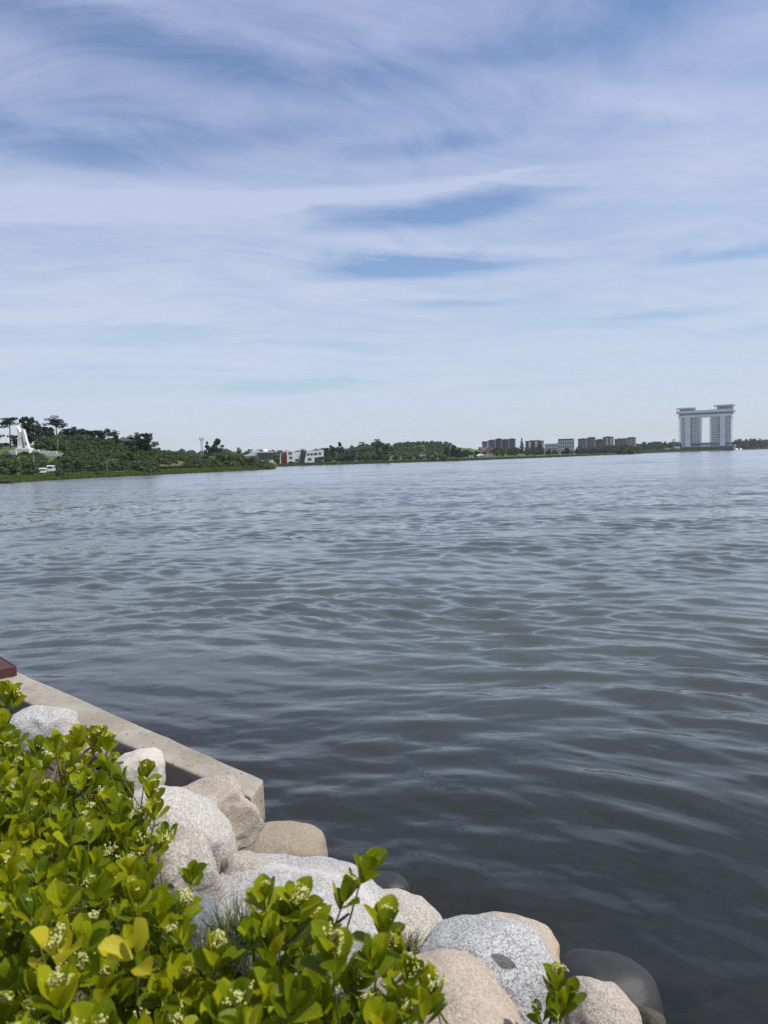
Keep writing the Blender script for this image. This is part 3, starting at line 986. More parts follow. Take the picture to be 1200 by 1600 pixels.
monument()
d = 230.0
for i, (p0, p1, y0, y1) in enumerate(((16, 27.5, 704.2, 707), (53, 63, 703, 707.5), (63.5, 78, 705, 709), (78.5, 91, 705.6, 711.5), (91.5, 101.5, 708.8, 713.5))):
    a, b = at_d(p0, y1, d + 1), at_d(p1, y0, d + 1)
    r = empty('white_wall', (0, 0, 0), 0, ['low white wall left of the monument base', 'white wall right beside the monument base', 'long white wall with posts below the dark trees',
              'white stepped wall left of the tall pine trunk', 'lowest white wall section right of the tall pine trunk'][i], 'wall', 'white walls around the monument')
    MB().box(a.x, b.x, d, d + 0.5, min(a.z, b.z) - 3.0, b.z).build('wall_face', M['white_stone'], r)
    if p1 - p0 > 9:
        n = 4
        for q in range(n):
            x = a.x + (b.x - a.x) * (q + 0.5) / n
            MB().box(x - 0.18, x + 0.18, d - 0.08, d + 0.58, a.z - 0.6, b.z + 0.08).build('post', M['white_stone'], r)

# tiled pavilion roof among the pines
c = at_d(193, 690, 262)
r = empty('tiled_pavilion', c, 0.3, 'dark tiled pavilion roof showing between the pines on the hill', 'pavilion')
rp = []
for z, e in ((0.0, 2.6), (0.25, 2.2), (0.7, 1.4), (1.25, 0.6), (1.5, 0.45)):
    rp.append([(-e * 1.3, -e, z), (e * 1.3, -e, z), (e * 1.3, e, z), (-e * 1.3, e, z)])
b = MB()
for ring in rp: b.v += ring
for i in range(len(rp) - 1):
    for q in range(4):
        b.f.append((i * 4 + q, i * 4 + (q + 1) % 4, i * 4 + 4 + (q + 1) % 4, i * 4 + 4 + q))
b.f += [(3, 2, 1, 0), (16, 17, 18, 19)]
b.build('roof', M['roof_dark'], r)
for sx in (-1, 1):
    for sy in (-1, 1):
        MB().tube([(sx * 2.0, sy * 1.5, -4.5), (sx * 2.0, sy * 1.5, 0.02)], [0.16, 0.16], 8).build('column', M['bark'], r)
MB().box(-2.4, 2.4, -1.9, 1.9, -5.2, -4.5).build('platform', M['pale_wall'], r)


# ------------------------------------------------------------------ masts, poles and lamps
def pole(px, ptop, d, label, cat, name, rad_=0.09, mat='grey_metal', lamp=False, group=None):
    c = ground_at(px, d)
    h = at_d(px, ptop, d).z - c.z
    r = empty(name, c, 0, label, cat, group)
    MB().tube([(0, 0, -0.3), (0, 0, h)], [rad_ * 1.3, rad_ * 0.8], 8).build('pole', M[mat], r)
    MB().tube([(0, 0, -0.2), (0, 0, 0.35)], [rad_ * 2.2, rad_ * 2.0], 8).build('base', M[mat], r)
    if lamp:
        MB().tube([(0, 0, h - 0.15), (0.5, 0, h + 0.1), (1.1, 0, h + 0.12)], [rad_ * 0.6] * 3, 6).build('arm', M[mat], r)
        MB().box(0.9, 1.6, -0.15, 0.15, h + 0.04, h + 0.18).build('lamp_head', M['pale_wall'], r)
    return r, h


pole(53.5, 709, 196, 'slim pale grey pole standing on the grass below the monument', 'pole', 'metal_pole', 0.11)
pole(438.3, 707.5, 418, 'tall white pole left beside the red block', 'pole', 'flag_pole', 0.16, 'white_paint')
LG = 'lamp posts along the far shore'
pole(525.6, 709, 452, 'grey lamp post among shore trees right of the white museum', 'lamp post', 'lamp_post', 0.1, lamp=True, group=LG)
pole(557, 707, 452, 'grey lamp post midway along the low shore trees', 'lamp post', 'lamp_post', 0.1, lamp=True, group=LG)
pole(702, 703, 476, 'grey lamp post before the dark tree cluster right of the hill', 'lamp post', 'lamp_post', 0.1, lamp=True, group=LG)
pole(167, 719, 205, 'short pale lamp post on the lakeside lawn below the pines', 'lamp post', 'lamp_post', 0.07, lamp=True, group=LG)
r, h = pole(1053, 687.5, 1100, 'tall floodlight mast left of the hotel', 'floodlight mast', 'floodlight_mast', 0.32)
MB().box(-1.9, 1.9, -0.5, 0.5, h - 0.5, h + 0.9).build('lamp_head', M['grey_wall'], r)
# lattice antenna mast
c = ground_at(316.5, 340)
h = at_d(316.5, 686, 340).z - c.z
r = empty('antenna_mast', c, 0.3, 'grey lattice antenna mast beside the two tall trees', 'antenna mast')
for sx in (-1, 1):
    for sy in (-1, 1):
        MB().tube([(sx * 0.55, sy * 0.55, -0.4), (sx * 0.3, sy * 0.3, h)], [0.09, 0.07], 5).build('upright', M['grey_metal'], r)
lat = MB()
for i in range(11):
    z0_, z1_ = h * i / 11, h * (i + 1) / 11
    e0, e1 = 0.55 - 0.25 * i / 11, 0.55 - 0.25 * (i + 1) / 11
    for (ax_, ay_), (bx_, by_) in (((-1, -1), (1, -1)), ((1, -1), (1, 1)), ((1, 1), (-1, 1)), ((-1, 1), (-1, -1))):
        lat.tube([(ax_ * e0, ay_ * e0, z0_), (bx_ * e1, by_ * e1, z1_)], [0.05, 0.05], 4)
lat.build('bracing', M['grey_metal'], r)['kind'] = 'stuff'
MB().box(-0.95, 0.95, -0.95, 0.95, h - 0.35, h - 0.15).build('platform', M['grey_metal'], r)
for k in range(6):
    t = k * math.pi / 3
    MB().box(-0.16 + 0.9 * math.cos(t), 0.16 + 0.9 * math.cos(t), -0.1 + 0.9 * math.sin(t), 0.1 + 0.9 * math.sin(t), h - 0.5, h + 1.0).build('antenna_panel', M['pale_wall'], r)


# ------------------------------------------------------------------ vehicles and boat on the left shore
def van(px, d, label, rz, ln, wd_, ht, lift=0.0):
    c = ground_at(px, d)
    c.z += lift
    r = empty('parked_van', c, rz, label, 'van')
    prof = [(-ln / 2, 0.35), (ln / 2, 0.35), (ln / 2, ht * 0.55), (ln * 0.42, ht * 0.6), (ln * 0.3, ht), (-ln / 2 + 0.1, ht), (-ln / 2, ht * 0.9)]
    MB().extrude_y(prof, -wd_ / 2, wd_ / 2).build('body', M['van_paint'], r, bevel=0.06)
    for y in (-1, 1):
        for x in (-ln * 0.3, ln * 0.3):
            w = MB().tube([(x, y * wd_ / 2 - 0.1, 0.34), (x, y * wd_ / 2 + 0.1, 0.34)], [0.34, 0.34], 12).build('wheel', M['rubber'], r)
        MB().box(-ln * 0.4, ln * 0.25, y * wd_ / 2 - 0.012, y * wd_ / 2 + 0.012, ht * 0.6, ht * 0.88).build('side_window', M['glass'], r)
    MB().box(-ln / 2 - 0.012, -ln / 2 + 0.05, -wd_ * 0.38, wd_ * 0.38, ht * 0.58, ht * 0.86).build('rear_window', M['glass'], r)
    return r


van(66, 184, 'white van parked on the lakeside below the monument', 2.0, 3.9, 1.6, 1.5)
van(80, 196, 'taller white van behind the small shore trees', 1.85, 4.2, 1.6, 1.85)
c = at_d(2, 756, 148)
r = empty('rowing_boat', (c.x, c.y, 0.0), 0.25, 'small dark moored boat at the left edge of the reeds', 'boat')
hull, secs = MB(), 9
for i in range(secs):
    t = i / (secs - 1) * 2 - 1
    wd_ = 0.75 * (1 - abs(t) ** 2.6) + 0.06
    x = t * 2.4
    sheer = 0.42 + 0.18 * t * t
    hull.v += [(x, -wd_, sheer), (x, -wd_ * 0.7, -0.05), (x, 0, -0.18), (x, wd_ * 0.7, -0.05), (x, wd_, sheer), (x, wd_ * 0.86, sheer - 0.03), (x, wd_ * 0.6, 0.08), (x, -wd_ * 0.6, 0.08), (x, -wd_ * 0.86, sheer - 0.03)]
for i in range(secs - 1):
    for q in range(9):
        hull.f.append((i * 9 + q, i * 9 + (q + 1) % 9, i * 9 + 9 + (q + 1) % 9, i * 9 + 9 + q))
hull.f += [tuple(range(9)), tuple(reversed(range((secs - 1) * 9, secs * 9)))]
hull.build('hull', M['dark_metal'], r)
for x in (-1.0, 0.6):
    MB().box(x - 0.14, x + 0.14, -0.55, 0.55, 0.26, 0.31).build('seat', M['bark'], r)


# ------------------------------------------------------------------ trees
def clump_quads(cent, size, r_, flat=0.0):
    """one irregular leaf-clump quad at each centre"""
    n = len(cent)
    nrm = r_.normal(size=(n, 3))
    nrm[:, 2] += flat * np.sign(nrm[:, 2] + 1e-6)
    nrm /= np.linalg.norm(nrm, axis=1, keepdims=True)
    a = np.cross(nrm, r_.normal(size=(n, 3)))
    a /= np.linalg.norm(a, axis=1, keepdims=True)
    b = np.cross(nrm, a)
    sz = size * r_.uniform(0.6, 1.35, (n, 1))
    v = np.stack([cent + a * sz * r_.uniform(.7, 1.2, (n, 1)), cent + b * sz * r_.uniform(.4, .9, (n, 1)),
                  cent - a * sz * r_.uniform(.7, 1.2, (n, 1)), cent - b * sz * r_.uniform(.4, .9, (n, 1))], 1)
    return v.reshape(-1, 3)


def lobes_to_quads(lobes, total, size, r_, flat=0.0):
    vol = np.array([max(l[3] * l[4], 1e-4) for l in lobes])
    cnt = np.maximum(6, (vol / vol.sum() * total).astype(int))
    pts = []
    for (x, y, z, rx, rz), n in zip(lobes, cnt):
        p = r_.normal(size=(n, 3))
        p /= np.linalg.norm(p, axis=1, keepdims=True)
        p *= r_.uniform(0.55, 1.08, (n, 1)) ** 0.7
        pts.append(p * np.array([rx, rx, rz]) + np.array([x, y, z]))
    return clump_quads(np.concatenate(pts), size, r_, flat)


def crown_arrays(kind, seed):
    r_ = np.random.default_rng(seed)
    L = []
    if kind == 'umbrella':
        for i in range(18):
            t, q = r_.uniform(0, 6.28), r_.uniform(0.05, 0.36)
            L.append((q * math.cos(t), q * math.sin(t), r_.uniform(0.30, 0.92) - q * 0.7, r_.uniform(.13, .21), r_.uniform(.07, .12)))
        return lobes_to_quads(L, 1500, 0.042, r_, 0.6)
    if kind == 'pine':
        for i in range(28):
            z = r_.uniform(0.10, 0.95)
            t, q = r_.uniform(0, 6.28), r_.uniform(0.0, 0.42) * (1.05 - z * 0.55)
            L.append((q * math.cos(t), q * math.sin(t), z, r_.uniform(.11, .20) * (1.15 - 0.5 * z), r_.uniform(.05, .10)))
        return lobes_to_quads(L, 2200, 0.044, r_, 0.5)
    if kind == 'conifer':
        for i in range(22):
            z = (i + 0.5) / 22
            w = 0.46 * (1 - z) ** 0.8
            for q in range(3):
                t = r_.uniform(0, 6.28)
                L.append((w * 0.55 * math.cos(t), w * 0.55 * math.sin(t), z, max(0.05, w * 0.55), 0.05))
        return lobes_to_quads(L, 1500, 0.04, r_, 0.3)
    if kind == 'bush':
        for i in range(9):
            t, q = r_.uniform(0, 6.28), r_.uniform(0, 0.30)
            L.append((q * math.cos(t), q * math.sin(t), r_.uniform(.25, .66) - q * 0.5, r_.uniform(.16, .24), r_.uniform(.2, .32)))
        return lobes_to_quads(L, 1300, 0.06, r_)
    if kind == 'tall':
        for i in range(14):
            z = r_.uniform(0.15, 0.92)
            t, q = r_.uniform(0, 6.28), r_.uniform(0.08, 0.34) * (1.1 - 0.6 * abs(z - 0.45) / 0.5)
            L.append((q * math.cos(t), q * math.sin(t), z, r_.uniform(.10, .17), r_.uniform(.06, .11)))
        return lobes_to_quads(L, 1500, 0.042, r_)
    for i in range(13):                                             # broad
        t, q = r_.uniform(0, 6.28), r_.uniform(0.02, 0.32)
        L.append((q * math.cos(t), q * math.sin(t), r_.uniform(.16, .80) - q * 0.4, r_.uniform(.13, .22), r_.uniform(.11, .2)))
    return lobes_to_quads(L, 1900, 0.052, r_)


CROWN = {}
for ki, kind in enumerate(('umbrella', 'pine', 'conifer', 'bush', 'tall', 'broad')):
    CROWN[kind] = [crown_arrays(kind, 100 + 10 * ki + j) for j in range(4)]
CMESH = {}


def crown_mesh(kind, j, mat):
    key = (kind, j, mat)
    if key not in CMESH:
        v = CROWN[kind][j]
        me = np_mesh('crown_' + kind, v, np.arange(len(v)).reshape(-1, 4))
        me.materials.append(M[mat])
        CMESH[key] = me
    return CMESH[key]


_tn = [0]


def tree(px, ptop, wpx, d, kind, mat, label, group=None, zb=None, crown_bot=None, name=None, lean=0.0, bark='bark'):
    """tree whose top is seen at (px, ptop), crown wpx photo pixels wide, d metres ahead"""
    _tn[0] += 1
    r_ = np.random.default_rng(500 + _tn[0])
    g_ = ground_at(px, d)
    top = at_d(px, ptop, d)
    zbase = g_.z if zb is None else zb
    h = max(1.0, top.z - zbase)
    k = d / FPX
    w = wpx * k
    low = {'umbrella': 0.62, 'pine': 0.25, 'conifer': 0.06, 'bush': 0.0, 'tall': 0.25, 'broad': 0.12}[kind]
    if crown_bot is not None:
        low = min(0.9, max(0.0, (at_d(px, crown_bot, d).z - zbase) / h))
    nm = name or {'umbrella': 'pine_tree', 'pine': 'pine_tree', 'conifer': 'conifer_tree', 'bush': 'shrub', 'tall': 'tree', 'broad': 'tree'}[kind]
    cat = {'shrub': 'shrub'}.get(nm, 'tree')
    r = empty(nm, (g_.x, d, zbase), r_.uniform(0, 6.28), label, cat, group)
    c = link('crown', crown_mesh(kind, int(r_.integers(4)), mat), r)
    c.location = (lean * w, 0, low * h - 0.02 * h)
    c.scale = (w * 1.12, w * 1.12, (1 - low) * h * 1.04)
    tr = MB()
    rad0 = max(0.07, h * 0.017)
    cw = w * 0.30
    hz = low * h
    top_z = hz + (h - hz) * 0.72
    x1 = lean * w
    tr.tube([(0, 0, -0.4), (x1 * 0.3 + rad0 * r_.normal(), rad0 * r_.normal(), h * 0.33), (x1 * 0.8, rad0 * 1.5 * r_.normal(), max(h * 0.5, hz)), (x1, 0, top_z)],
            [rad0 * 1.35, rad0 * 1.05, rad0 * 0.8, rad0 * 0.25], 7)
    for q in range(5 if kind != 'conifer' else 2):
        z0_ = hz * 0.92 + (h - hz) * r_.uniform(0.0, 0.4)
        t = r_.uniform(0, 6.28)
        e = cw * r_.uniform(0.6, 1.1)
        tr.tube([(x1 * 0.8, 0, z0_), (x1 + e * 0.5 * math.cos(t), e * 0.5 * math.sin(t), z0_ + (h - hz) * 0.12), (x1 + e * math.cos(t), e * math.sin(t), z0_ + (h - hz) * 0.3)],
                [rad0 * 0.5, rad0 * 0.35, rad0 * 0.12], 5)
    tr.build('trunk', M[bark], r, True)
    return r


# the pine hill on the left: single trees one can tell apart
tree(19, 648, 34, 246, 'umbrella', 'pine', 'open crowned pine with forked bare trunk left of the white monument', crown_bot=668)
tree(47, 650, 34, 254, 'pine', 'pine', 'broad dark pine right behind the white monument', crown_bot=700)
tree(61, 658, 26, 258, 'pine', 'pine', 'dark bushy pine filling the gap right of the broad dark pine', crown_bot=703)
tree(91, 647, 33, 233, 'umbrella', 'pine', 'tall pine with long bare trunk and tufted crown above the white walls', crown_bot=670, bark='pale_bark')
tree(-2, 675, 26, 250, 'umbrella', 'pine', 'dark pine cut by the left picture edge', crown_bot=697)
tree(25, 676, 24, 258, 'umbrella', 'pine', 'small dark pine below the open crowned pine', crown_bot=698)
PG = 'dark pines in the wood on the left hill'
PL = 'dark green pine in the dense wood on the left hill'
for px, pt, w, d in ((73, 667, 20, 262), (82, 668, 22, 268), (101, 671, 20, 266), (110, 669, 22, 262), (121, 668, 22, 266), (131, 670, 20, 262), (140, 672, 20, 268),
                     (149, 672, 22, 264), (158, 673, 20, 260), (183, 679, 18, 256), (207, 680, 16, 262), (215, 676, 20, 264), (-14, 680, 24, 262), (-30, 672, 26, 258), (-48, 676, 24, 262),
                     (90, 682, 22, 252), (104, 684, 24, 250), (116, 682, 22, 252), (129, 684, 22, 250), (143, 684, 24, 250), (156, 686, 22, 250), (203, 688, 20, 250), (218, 686, 22, 250), (-4, 690, 22, 262), (12, 692, 20, 262), (30, 690, 18, 262)):
    row = 'lower' if pt > 681 else 'upper'
    tree(px, pt, w * 1.25, d, 'pine', 'pine', 'dark green pine in the %s row of the dense hill wood' % row, row + ' row of pines on the left hill', crown_bot=pt + 34)
tree(172, 668, 22, 258, 'umbrella', 'pine', 'spreading pine rising just left of the tiled pavilion roof', crown_bot=684)
tree(181, 671, 15, 262, 'umbrella', 'pine', 'thin armed pine touching the tiled pavilion roof', crown_bot=681)
tree(231, 677, 28, 250, 'pine', 'pine', 'big round dark pine ending the hill wood on its right', crown_bot=706)
tree(243, 688, 14, 252, 'umbrella', 'pine', 'small side pine leaning out of the right end of the hill wood', crown_bot=697)
BG = 'round green trees below the pine wood'
BL = 'round mid green tree at the foot of the pine wood'
for px, pt, w, d in ((122, 704, 18, 224), (133, 706, 17, 226), (145, 704, 18, 228), (157, 706, 18, 226), (168, 703, 18, 230), (179, 706, 18, 228), (190, 704, 18, 230), (202, 703, 19, 232), (213, 705, 18, 232),
                     (224, 700, 20, 240), (237, 699, 18, 246), (127, 696, 18, 238), (141, 694, 20, 240), (160, 696, 20, 240), (176, 694, 20, 242), (196, 694, 20, 244), (212, 694, 18, 244)):
    tree(px, pt, w, d, 'broad', 'broad', BL, BG)
for px, pt, w, d, kd, mt_, lb in (
        (14, 712, 46, 176, 'bush', 'broad', 'wide grey green bush at the far left above the reeds'),
        (50, 717, 22, 180, 'bush', 'broad', 'dark round bush behind the slim pale pole'),
        (36, 713, 18, 198, 'bush', 'broad', 'round bush on the slope under the monument'),
        (84, 715, 20, 200, 'broad', 'broad', 'small tree behind the white vans'),
        (70, 714, 18, 206, 'bush', 'willow', 'pale green bush on the slope right of the pole'),
        (93, 728, 16, 176, 'bush', 'broad', 'low bush standing alone in the reeds right of the vans'),
        (103, 714, 20, 206, 'broad', 'broad', 'small round tree at the right foot of the monument slope'),
        (129, 733, 6, 190, 'bush', 'broad', 'tiny dark bush on the sandy path, left one'),
        (152, 731, 9, 192, 'bush', 'broad', 'small dark bush on the sandy path, middle one'),
        (234, 731, 7, 212, 'bush', 'broad', 'small dark bush at the right end of the sandy path'),
        (44, 730, 24, 170, 'bush', 'broad', 'olive bush in front of the white van'),
        (250, 707, 22, 262, 'conifer', 'willow', 'pale green pointed tree right of the pine hill'),
        (262, 706, 20, 270, 'broad', 'broad', 'dark green tree right of the pale pointed tree'),
        (275, 712, 20, 268, 'broad', 'broad', 'dark rounded tree before the long low house'),
        (291, 717, 14, 262, 'broad', 'broad', 'small tree in front of the long low house'),
        (300, 713, 16, 280, 'broad', 'broad', 'small tree hiding the middle of the low houses'),
        (321, 706, 14, 300, 'broad', 'broad', 'dark tree at the foot of the antenna mast'),
        (324, 690, 16, 320, 'tall', 'pine', 'open dark tree right beside the antenna mast'),
        (341, 684, 24, 322, 'tall', 'pine', 'tall dark tree with split crown right of the antenna mast'),
        (330, 716, 18, 262, 'broad', 'broad', 'dark small tree left of the pale green willows'),
        (346, 704, 26, 268, 'broad', 'willow', 'pale green willow, leftmost of the rounded group on the point'),
        (359, 703, 28, 270, 'broad', 'willow', 'largest pale green willow in the middle of the point'),
        (372, 706, 26, 272, 'broad', 'willow', 'pale green willow right of the largest one'),
        (336, 714, 18, 256, 'bush', 'willow', 'low pale green willow bush at the left of the rounded group'),
        (381, 708, 20, 274, 'broad', 'willow', 'last pale green willow before the curved roof building'),
        (393, 710, 20, 274, 'broad', 'broad', 'dark green tree in front of the curved roof building'),
        (404, 722, 14, 274, 'bush', 'broad', 'low bush under the glass pavilion, left one'),
        (415, 724, 14, 276, 'bush', 'broad', 'low bush under the glass pavilion, right one'),
        (433, 712, 10, 412, 'broad', 'broad', 'dark small tree between glass pavilion and white pole'),
        (455, 720, 12, 427, 'bush', 'pine', 'dark bush before the left wall of the white museum'),
        (464, 721, 10, 427, 'bush', 'pine', 'smaller dark bush at the black slanted band'),
        (480, 703, 6, 470, 'tall', 'pine', 'single small tree rising behind the white museum roof'),
        (510, 699, 14, 462, 'tall', 'pine', 'leftmost dark tree of the stepped group right of the museum'),
        (521, 695, 16, 466, 'tall', 'pine', 'second dark tree of the stepped group right of the museum'),
        (532, 690, 14, 470, 'tall', 'pine', 'tallest dark tree of the stepped group right of the museum'),
        (592, 690, 18, 466, 'tall', 'pine', 'tall dark tree left of the green hill'),
        (604, 692, 17, 470, 'tall', 'pine', 'second tall dark tree touching the green hill'),
        (603, 709, 14, 446, 'broad', 'willow', 'pale round tree at the water below the tall dark tree'),
        (688, 708, 12, 470, 'broad', 'willow', 'pale round tree right of the two houses'),
        (700, 696, 16, 500, 'broad', 'pine', 'left tree of the dark cluster between the houses and tents'),
        (709, 693, 18, 506, 'broad', 'pine', 'highest tree of the dark cluster between houses and tents'),
        (717, 699, 14, 500, 'broad', 'pine', 'right tree of the dark cluster between houses and tents'),
        (815.5, 685, 10, 720, 'conifer', 'pine', 'pointed dark conifer standing alone between the apartment blocks'),
        (833, 695, 10, 740, 'conifer', 'pine', 'smaller pointed conifer before the wide dark apartment block'),
        (844, 692, 10, 740, 'tall', 'pine', 'dark tree at the right edge of the wide dark block'),
        (858, 700, 10, 680, 'broad', 'pine', 'dark tree before the left end of the white building'),
        (885, 699, 12, 680, 'broad', 'pine', 'dark tree before the middle of the white building'),
        (978, 700, 14, 830, 'broad', 'willow', 'pale green tree below the broad grey apartment block'),
        (990, 702, 12, 840, 'broad', 'willow', 'pale green tree below the rightmost apartment block')):
    tree(px, pt, w, d, kd, mt_, lb)

tn = 0
SG = 'shore trees along the middle of the far bank'
SLB = 'low green tree in the row along the far bank'
rs = np.random.default_rng(77)
for seg, (x0, x1, n, y0, y1, d0, d1, mats) in enumerate(((506, 600, 13, 709, 713, 446, 470, ('broad', 'pine', 'broad')), (612, 700, 12, 708, 713, 448, 480, ('broad', 'broad', 'willow')), (716, 758, 7, 701, 705, 500, 540, ('broad', 'broad', 'pine')),
                                        (768, 810, 8, 696, 701, 590, 640, ('broad', 'wood', 'willow')), (818, 860, 6, 702, 706, 600, 660, ('pine', 'broad', 'broad')), (862, 1000, 20, 699, 705, 700, 830, ('pine', 'broad', 'pine')))):
    wh = ('right of the white museum', 'below the green hill and houses', 'around the white tents', 'under the leftmost apartment blocks', 'right of the pointed conifer', 'below the right apartment blocks')[seg]
    for i in range(n):
        px = x0 + (x1 - x0) * (i + rs.uniform(0.2, 0.8)) / n
        tree(px, rs.uniform(y0, y1), rs.uniform(8, 14) * (450 / d0) ** 0.35, rs.uniform(d0, d1), 'broad', mats[int(rs.integers(3))], 'low green tree in the shore row ' + wh, 'shore trees ' + wh)
for i in range(9):
    px = 1064 + i * 9.6
    tree(px, rs.uniform(697, 700.5), rs.uniform(9, 13), 1185, 'broad', 'pine', 'dark tree in the row at the foot of the hotel', 'trees at the foot of the hotel')


def wood(name, label, spots, mat, kinds):
    """a far wood that reads as one mass; spots = (x, y, z base, height, width)"""
    out = []
    for i, (x, y, z, h, w) in enumerate(spots):
        v = CROWN[kinds[i % len(kinds)]][i % 4]
        q = v.reshape(-1, 4, 3)[:: 3]
        q = (q - q.mean(1, keepdims=True)) * 1.4 + q.mean(1, keepdims=True)
        t = i * 2.4
        c_, s_ = math.cos(t), math.sin(t)
        p = q.reshape(-1, 3)
        p = np.stack([(p[:, 0] * c_ - p[:, 1] * s_) * w + x, (p[:, 0] * s_ + p[:, 1] * c_) * w + y, p[:, 2] * h + z], -1)
        out.append(p)
    v = np.concatenate(out)
    me = np_mesh(name, v, np.arange(len(v)).reshape(-1, 4))
    return tag(link(name, me, None, M[mat]), label, 'wood', kind='stuff')


def scatter(px0, px1, d0, d1, n, h0, h1, seed, wf=1.0):
    r_ = np.random.default_rng(seed)
    res = []
    for i in range(n):
        p = ground_at(r_.uniform(px0, px1), r_.uniform(d0, d1))
        h = r_.uniform(h0, h1)
        res.append((p.x, p.y, p.z - 0.6, h, h * wf * r_.uniform(0.8, 1.2)))
    return res


wood('hill_wood', 'green wooded hill behind the low houses and antenna mast', scatter(205, 335, 520, 700, 260, 4.5, 6.5, 1), 'wood', ('broad', 'bush'))
wood('hill_wood', 'green wooded hill between the tall dark trees and the houses', scatter(560, 705, 610, 780, 330, 4.0, 6.0, 2), 'wood', ('broad', 'bush'))
wood('distant_wood', 'low distant wood behind the museum and pavilions', scatter(330, 600, 640, 820, 240, 8, 11, 3), 'wood', ('broad', 'pine'))
wood('distant_wood', 'low distant wood in front of the apartment blocks', scatter(690, 1000, 840, 900, 150, 7, 11, 4), 'broad', ('broad', 'pine'))
wood('pine_wood', 'dark pine belt left of the hotel', scatter(985, 1062, 1125, 1190, 90, 12, 16, 5, 0.8), 'pine', ('pine', 'broad'))
wood('pine_wood', 'dark pine belt right of the hotel', scatter(1142, 1420, 1370, 1500, 260, 14, 20, 6, 0.8), 'pine', ('pine', 'broad'))
wood('shore_bushes', 'bushes along the waterline left of the hotel', scatter(990, 1062, 1060, 1110, 60, 3, 6, 8, 1.6), 'broad', ('bush', 'broad'))
wood('hedge', 'dark clipped hedge along the lakeside path', [(lambda p: (p.x, p.y, p.z - 0.1, 1.35, 1.7))(ground_at(px, float(np.interp(col_u(px), SU, SD)) + 14.5)) for px in np.linspace(100, 400, 150)], 'pine', ('bush', 'bush'))
wood('hill_undergrowth', 'dense green undergrowth on the slope below the pine wood', scatter(108, 246, 212, 262, 330, 2.2, 4.0, 14, 1.3) + scatter(62, 112, 236, 262, 70, 2.2, 4.0, 24, 1.3) + scatter(72, 112, 200, 226, 50, 1.2, 2.4, 25, 1.4) + scatter(236, 345, 244, 292, 170, 1.4, 2.6, 26, 1.3), 'broad', ('bush', 'broad'))
wood('point_bushes', 'green bushes between the low houses and the reeds on the point', scatter(246, 424, 262, 300, 120, 1.6, 3.4, 16, 1.5), 'broad', ('bush', 'broad'))
wood('slope_bushes', 'low green bushes covering the slope below the monument', scatter(-90, 72, 184, 232, 300, 1.2, 2.4, 15, 1.7), 'broad', ('bush', 'bush'))
wood('left_wood', 'green wood beyond the left edge on the hill slope', scatter(-420, -55, 215, 300, 130, 7, 11, 9), 'pine', ('pine', 'broad'))


# ------------------------------------------------------------------ reeds along the left shore and low plants along the rest
def reeds(name, label, px0, px1, n, t0, t1, h0, h1, wdt, mat, seed):
    r_ = np.random.default_rng(seed)
    px = r_.uniform(px0, px1, n)
    D = np.array([col_u(p) for p in px])
    t = r_.uniform(t0, t1, n)
    y = np.interp(D, SU, SD) + t
    x = D * y
    z = np.maximum(land_z(x, y), -0.1)
    tall = 0.75 + 0.35 * np.array([noise.noise((a * 0.22, b * 0.22, 5)) for a, b in zip(x, y)])
    h = r_.uniform(h0, h1, n) * tall
    a = r_.uniform(0, 6.28, n)
    w = wdt * r_.uniform(0.6, 1.4, n)
    ca, sa = np.cos(a) * w, np.sin(a) * w
    lx, ly = r_.normal(0, 0.16, n) * h, r_.normal(0, 0.16, n) * h
    v = np.stack([np.stack([x - ca, y - sa, z], -1), np.stack([x + ca, y + sa, z], -1),
                  np.stack([x + ca * .8 + lx * .4, y + sa * .8 + ly * .4, z + h * .6], -1), np.stack([x + lx, y + ly, z + h], -1)], 1).reshape(-1, 3)
    return tag(link(name, np_mesh(name, v, np.arange(len(v)).reshape(-1, 4)), None, M[mat]), label, 'reeds', kind='stuff')


reeds('reeds', 'bright green reed belt along the left shore', -200, 430, 30000, -0.8, 5.0, 0.8, 1.35, 0.07, 'reed', 11)
reeds('shore_plants', 'low green plants along the middle of the far waterline', 432, 1010, 15000, 0.2, 6, 0.5, 1.3, 0.22, 'broad', 12)
reeds('shore_plants', 'dark low plants along the waterline by the hotel', 1000, 1420, 7000, 0.2, 16, 0.6, 2.2, 0.5, 'broad', 13)

# ------------------------------------------------------------------ near shore: concrete kerb and timber deck
ZK = 0.45
e1 = at_z(413, 1217, ZK)          # lakeside corner of the free end
e0 = at_z(392, 1246, ZK)          # landside corner of the free end
f1 = at_z(46, 1057, ZK)           # lakeside edge, far
f0 = at_z(38, 1095, ZK)
dv = (f1 - e1).normalized()
f1 = f1 + dv * 0.8
f0 = e0 + (f0 - e0).normalized() * ((f1 - e1).length)
quay = MB().prism([(e0.x, e0.y), (e1.x, e1.y), (f1.x, f1.y), (f0.x, f0.y)], -0.9, ZK)
q = quay.build('concrete_kerb', M['concrete'])
bm = bmesh.new()
bm.from_mesh(q.data)
ldir = (f1 - e1).normalized()
for _ in range(6):
    long_e = [e for e in bm.edges if (e.verts[0].co - e.verts[1].co).length > 0.075]
    if not long_e: break
    bmesh.ops.subdivide_edges(bm, edges=long_e, cuts=1, use_grid_fill=True)
rim = {v for e in bm.edges if len(e.link_faces) == 2 and e.calc_face_angle(0) > 0.5 for v in e.verts}
for v in bm.verts:                                      # worn, slightly chipped arrises
    p = v.co
    n_ = v.normal.copy()
    d_ = noise.noise(p * 6.0) * 0.004
    if v in rim:
        d_ -= 0.004 + max(0.0, noise.noise(p * 3.1 + Vector((4, 0, 0)))) * 0.012
    v.co = p + n_ * d_
bm.to_mesh(q.data); bm.free()
bv = q.modifiers.new('edge', 'BEVEL')
